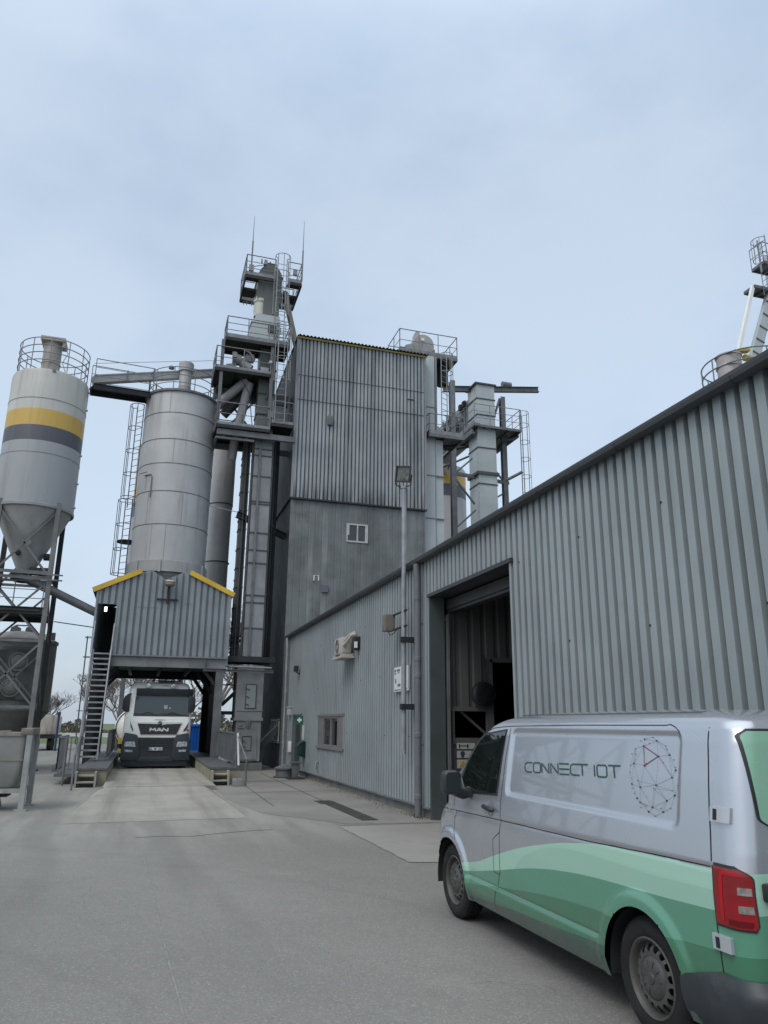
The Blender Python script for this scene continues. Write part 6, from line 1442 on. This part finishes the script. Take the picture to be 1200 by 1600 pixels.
for i in (5,12,16): dot(b,gp(*nodes[i]),.0075)
b.m[NT:] = [2]*(len(b.m)-NT)
b.build('globe_emblem', [plain('emblem_grey',(.19,.205,.22),.45), plain('emblem_ink',(.012,.022,.03),.45), plain('emblem_red',(.16,.012,.035),.45)], van, recalc=False)
# ---- rear
def rear_at(x, z):
    yr = lerp(YR,z); rr_ = lerp(RR,z); xl, xr = VL+lerp(SI,z), VR-lerp(SI,z)
    if x < xl+rr_: t = min(1,(xl+rr_-x)/rr_); return yr+rr_-rr_*sqrt(max(0,1-t*t))
    if x > xr-rr_: t = min(1,(x-xr+rr_)/rr_); return yr+rr_-rr_*sqrt(max(0,1-t*t))
    return yr-.03*sin(pi*(xr-rr_-x)/(xr-xl-2*rr_))
def rpatch(mb, x0f, x1f, z0, z1, lift, nx=10, nz=10, mi=0):
    vs = []
    for i in range(nz+1):
        z = z0+(z1-z0)*i/nz; a, c = x0f(z), x1f(z)
        for j in range(nx+1): x = a+(c-a)*j/nx; vs.append((x, rear_at(x,z)-lift, z))
    mb.add(vs,[(i*(nx+1)+j,i*(nx+1)+j+1,(i+1)*(nx+1)+j+1,(i+1)*(nx+1)+j) for i in range(nz) for j in range(nx)],mi)
def rstrip(mb, pts, w, lift, mi=0):
    vs = []
    fine = []
    for a, c in zip(pts, pts[1:]): fine += [(a[0]+(c[0]-a[0])*i/8, a[1]+(c[1]-a[1])*i/8) for i in range(8)]
    fine.append(pts[-1])
    for i, p in enumerate(fine):
        a, c = fine[max(0,i-1)], fine[min(len(fine)-1,i+1)]; d = (c[0]-a[0],c[1]-a[1]); l = hypot(*d); nx_, nz_ = -d[1]/l*w/2, d[0]/l*w/2
        for s_ in (1,-1): x, z = p[0]+s_*nx_, p[1]+s_*nz_; vs.append((x, rear_at(x,z)-lift, z))
    mb.add(vs,[(2*i,2*i+1,2*i+3,2*i+2) for i in range(len(fine)-1)],mi)
def wl(z):  # left edge of the left rear window, round cornered
    t0, t1 = sm(1.275,1.34,z), sm(1.80,1.745,z)
    base = 3.225-(z-1.3)*.02
    return base+.075*(1-t0)**1.5+.06*(1-t1)**1.5
green = plain('film_green',(.24,.44,.33),.35)
b = MB(); rpatch(b,lambda z: wl(z)-.016,lambda z: 3.93,1.262,1.795,.004,40,40); gk = b.build('window_gasket', m_black, van, recalc=False)
b = MB(); rpatch(b,wl,lambda z: 3.91,1.277,1.782,.008,40,40); b.build('rear_window', M('green_window_film',(.24,.44,.33),.25,0,.06,1), van, recalc=False)
b = MB(); rpatch(b,lambda z: 8-wl(z)-.6 if False else 4.09,lambda z: 8.0-wl(z),1.277,1.782,.008,40,40); b.build('rear_window', M('green_window_film_right',(.24,.44,.33),.25,0,.06,1), van, recalc=False)
b = MB(); rstrip(b,[(4.0,1.8),(4.0,1.3),(4.0,.9),(4.0,.56)],.008,.003); b.build('door_gap', m_gap_shade, van, recalc=False)
# tail lamps and door hinges, wrapped round the corner: s runs from the door seam along the side and round the back
def per(s_, z, lift, sx=-1):
    yr, r = lerp(YR,z), lerp(RR,z); xl = VL+lerp(SI,z); ys = 3.715 if z < 1.15 else 3.70
    l1 = ys-(yr+r); l2 = pi/2*r
    if s_ <= l1: x, y, nx, ny = xl, ys-s_, -1., 0.
    elif s_ <= l1+l2:
        a = (s_-l1)/r; nx, ny = -cos(a), -sin(a); x, y = xl+r+r*nx, yr+r+r*ny
    else: x, y, nx, ny = xl+r+(s_-l1-l2), yr, 0., -1.
    x, y = x+nx*lift, y+ny*lift
    return (x if sx < 0 else 8.0-x, y, z)
def ppatch(mb, s0, s1, z0, z1, lift, sx, ns=20, nz=12, depth=.0):
    f0 = s0 if callable(s0) else (lambda z: s0); f1 = s1 if callable(s1) else (lambda z: s1)
    o = []
    for i in range(nz+1):
        z = z0+(z1-z0)*i/nz; a, c = f0(z), f1(z)
        for j in range(ns+1): o.append(per(a+(c-a)*j/ns, z, lift, sx))
    W_ = ns+1; fs = [(i*W_+j,i*W_+j+1,(i+1)*W_+j+1,(i+1)*W_+j) for i in range(nz) for j in range(ns)]
    if depth:
        n0 = len(o)
        rim = [j for j in range(ns+1)]+[i*W_+ns for i in range(1,nz+1)]+[nz*W_+j for j in range(ns-1,-1,-1)]+[i*W_ for i in range(nz-1,0,-1)]
        for k in rim:
            i, j = divmod(k, W_); z = z0+(z1-z0)*i/nz; a, c = f0(z), f1(z); o.append(per(a+(c-a)*j/ns, z, lift-depth, sx))
        m_ = len(rim); fs += [(rim[k],rim[(k+1)%m_],n0+(k+1)%m_,n0+k) for k in range(m_)]
    mb.add(o, fs)
def tr2(z): return .236+.012*(1.08-z)/.28-.10*sm(1.02,1.10,z)**2-.02*(1-sm(.785,.82,z))
for sx in (-1,1):
    b = MB(); ppatch(b,.003,tr2,.785,1.092,.006,sx,24,22,.01); o = b.build('tail_lamp', m_black, van)
    b = MB(); ppatch(b,.010,lambda z: tr2(z)-.011,.797,1.078,.014,sx,24,22,.008); b.build('red_lens', M('lens_red_%d'%sx,(.27,.002,.007),.14,0,.3,3,coat=.6), o)
    b = MB(); ppatch(b,lambda z: .055-.02*(1.03-z),lambda z: .078-.02*(1.03-z),.82,1.045,.0165,sx,4,8,.004); ppatch(b,.06,lambda z: tr2(z)-.05,1.045,1.062,.0165,sx,8,3,.004); b.build('bright_rib', plain('lens_rib_%d'%sx,(.40,.006,.013),.12), o)
    b = MB(); ppatch(b,.10,lambda z: tr2(z)-.03,.806,.835,.0155,sx,8,3,.003); b.build('dark_rib', plain('lens_dark_%d'%sx,(.12,.002,.004),.15), o)
    for z0_, z1_ in ((.958,.994),(.872,.908)):
        b = MB(); ppatch(b,.158,lambda z: tr2(z)-.020,z0_,z1_,.018,sx,6,3,.006); b.build('clear_lens', M('lens_clear_%d_%d'%(sx,int(z0_*100)),(.24,.225,.21),.12,.1,.3,30), o)
    for z0_, z1_ in ((.668,.742),(1.30,1.378)):
        b = MB(); ppatch(b,-.028,.105,z0_,z1_,.022,sx,14,4,.022); hg = b.build('hinge', plain('hinge_silver_%d_%d'%(int(z0_*10),sx),(.46,.48,.51),.3,.3), van)
        b = MB(); ppatch(b,-.002,.026,z0_+.010,z1_-.012,.0245,sx,4,3,.003); b.build('slot', m_gap_shade, hg)
# rear bumper wraps from the arch round the back
b = MB(); 
def bump_out(z): return lerp([(.24,.0),(.3,.035),(.45,.05),(.50,.045),(.54,.012),(.56,.0)],z)
vs = []; m_ = 0
zz = [.24,.27,.3,.34,.38,.42,.455,.485,.51,.54,.56]
for z in zz:
    o_ = bump_out(z); row = []
    ytop = 4.04 if z < .47 else 4.04-(z-.47)*3.6
    xl, xr = VL+lerp(SI,z)-.012-o_*.4, VR-lerp(SI,z)+.012+o_*.4; yr = lerp(YR,z)-.02-o_; r = .15
    for i in range(9): row.append((xl, ytop-(ytop-yr-r)*i/8, z))
    for i in range(1,9): a = pi/2*i/8; row.append((xl+r-r*cos(a), yr+r-r*sin(a), z))
    for i in range(1,14): row.append((xl+r+(xr-xl-2*r)*i/14, yr-.02*sin(pi*i/14), z))
    for i in range(9): a = pi/2*i/8; row.append((xr-r+r*sin(a), yr+r-r*cos(a), z))
    for i in range(1,9): row.append((xr, yr+r+(ytop-yr-r)*i/8, z))
    vs += row; m_ = len(row)
fs = [(i*m_+j,i*m_+j+1,(i+1)*m_+j+1,(i+1)*m_+j) for i in range(len(zz)-1) for j in range(m_-1)]
b.add(vs,fs); b.build('rear_bumper', M('bumper_grey',(.028,.033,.039),.5,0,.12,2,dirt=.4,dirtcol=(.09,.09,.085)), van, recalc=False)
b = MB(); b.box(3.2,3.62,.3,4.8,3.9,.5); b.build('bumper_core', m_darksteel, van)
b = MB(); b.box(3.165,3.455,.93,3.42,3.50,1.02); b.build('tail_handle', m_black, van, bevel=.015)
b = MB(); b.box(3.72,3.455,.66,4.24,3.475,.77); b.build('number_plate', plain('van_plate',(.6,.6,.57),.4), van)
# roof gutters
b = MB()
for x in (3.33,3.36):
    vs = []
    for i in range(30):
        y = 4.0+2.4*i/29; z = lerp([(a[1],a[0]) for a in SI if a[0]>1.7],x-VL)+.004; vs += [(x-.004,y,z),(x+.004,y,z+.004)]
    b.add(vs,[(2*i,2*i+1,2*i+3,2*i+2) for i in range(29)])
b.build('roof_channel', m_gap_shade, van, recalc=False)
# ------------------------------------------------------------------ light, sky, camera
sun = bpy.data.lights.new('sun','SUN'); sun.energy = SUN_E; sun.angle = radians(24); sun.color = (1,.97,.93)
so = bpy.data.objects.new('sun', sun); COL.objects.link(so)
SUN_EL, SUN_AZ = radians(50), radians(232)      # azimuth clockwise from +Y
dv = V((sin(SUN_AZ)*cos(SUN_EL), cos(SUN_AZ)*cos(SUN_EL), sin(SUN_EL)))
so.rotation_euler = dv.to_track_quat('Z','Y').to_euler()
w = bpy.data.worlds.new('World'); S.world = w; w.use_nodes = True; n = w.node_tree; n.nodes.clear()
out = node(n,'ShaderNodeOutputWorld'); sky = node(n,'ShaderNodeTexSky', sky_type='NISHITA'); sky.sun_disc = False; sky.sun_elevation = SUN_EL; sky.sun_rotation = SUN_AZ
sky.dust_density = 3.; sky.air_density = 1.2
bg = node(n,'ShaderNodeBackground'); bg.inputs[1].default_value = .05; n.links.new(sky.outputs[0], bg.inputs[0])
tc = node(n,'ShaderNodeTexCoord'); sp = node(n,'ShaderNodeSeparateXYZ'); n.links.new(tc.outputs['Generated'], sp.inputs[0])
mp = node(n,'ShaderNodeMapping'); n.links.new(tc.outputs['Generated'], mp.inputs[0]); mp.inputs['Scale'].default_value = (1,1,1.8)
n1 = noise(n, mp.outputs[0], 1.7, 5, .5); n2 = noise(n, mp.outputs[0], 4.2, 5, .55)
cl = math_(n,'ADD', math_(n,'MULTIPLY', n1, .7), math_(n,'MULTIPLY', n2, .3))
c = mixc(n, ramp(n, cl, .38, .60), CLOUD_A, CLOUD_B)
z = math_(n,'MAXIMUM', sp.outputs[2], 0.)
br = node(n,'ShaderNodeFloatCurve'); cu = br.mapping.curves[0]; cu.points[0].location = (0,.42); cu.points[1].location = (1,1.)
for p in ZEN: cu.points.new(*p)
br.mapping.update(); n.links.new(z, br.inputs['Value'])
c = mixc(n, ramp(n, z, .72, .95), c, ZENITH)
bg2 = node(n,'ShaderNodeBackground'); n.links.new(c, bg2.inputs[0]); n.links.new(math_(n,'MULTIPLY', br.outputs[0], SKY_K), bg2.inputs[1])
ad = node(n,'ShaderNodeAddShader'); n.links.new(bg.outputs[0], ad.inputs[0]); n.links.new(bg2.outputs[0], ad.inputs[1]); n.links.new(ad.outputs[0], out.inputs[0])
F, PT, YW, RL = 1170., math.atan(332/1170), radians(17.3), radians(.5)
fw = V((sin(YW)*cos(PT), cos(YW)*cos(PT), sin(PT))); r0 = V((cos(YW),-sin(YW),0)); u0 = r0.cross(fw)
rt = r0*cos(RL)+u0*sin(RL); up = u0*cos(RL)-r0*sin(RL)
cam = bpy.data.cameras.new('camera'); co = bpy.data.objects.new('camera', cam); COL.objects.link(co); S.camera = co
mt = Matrix.Identity(4)
for i in range(3): mt[i][0], mt[i][1], mt[i][2] = rt[i], up[i], -fw[i]
mt[0][3], mt[1][3], mt[2][3] = 0, 0, 1.8
co.matrix_world = mt; cam.sensor_fit = 'VERTICAL'; cam.sensor_height = 36; cam.lens = 36*F/1600; cam.clip_end = 2000; cam.clip_start = .05
vs_ = S.view_settings; S.display_settings.display_device = 'sRGB'; vs_.view_transform = 'Standard'; vs_.look = 'None'; vs_.exposure = EXPO; vs_.gamma = 1; vs_.use_curve_mapping = False
S.render.resolution_x, S.render.resolution_y = 768, 1024
S.cycles.use_denoising = True; S.cycles.max_bounces = 8
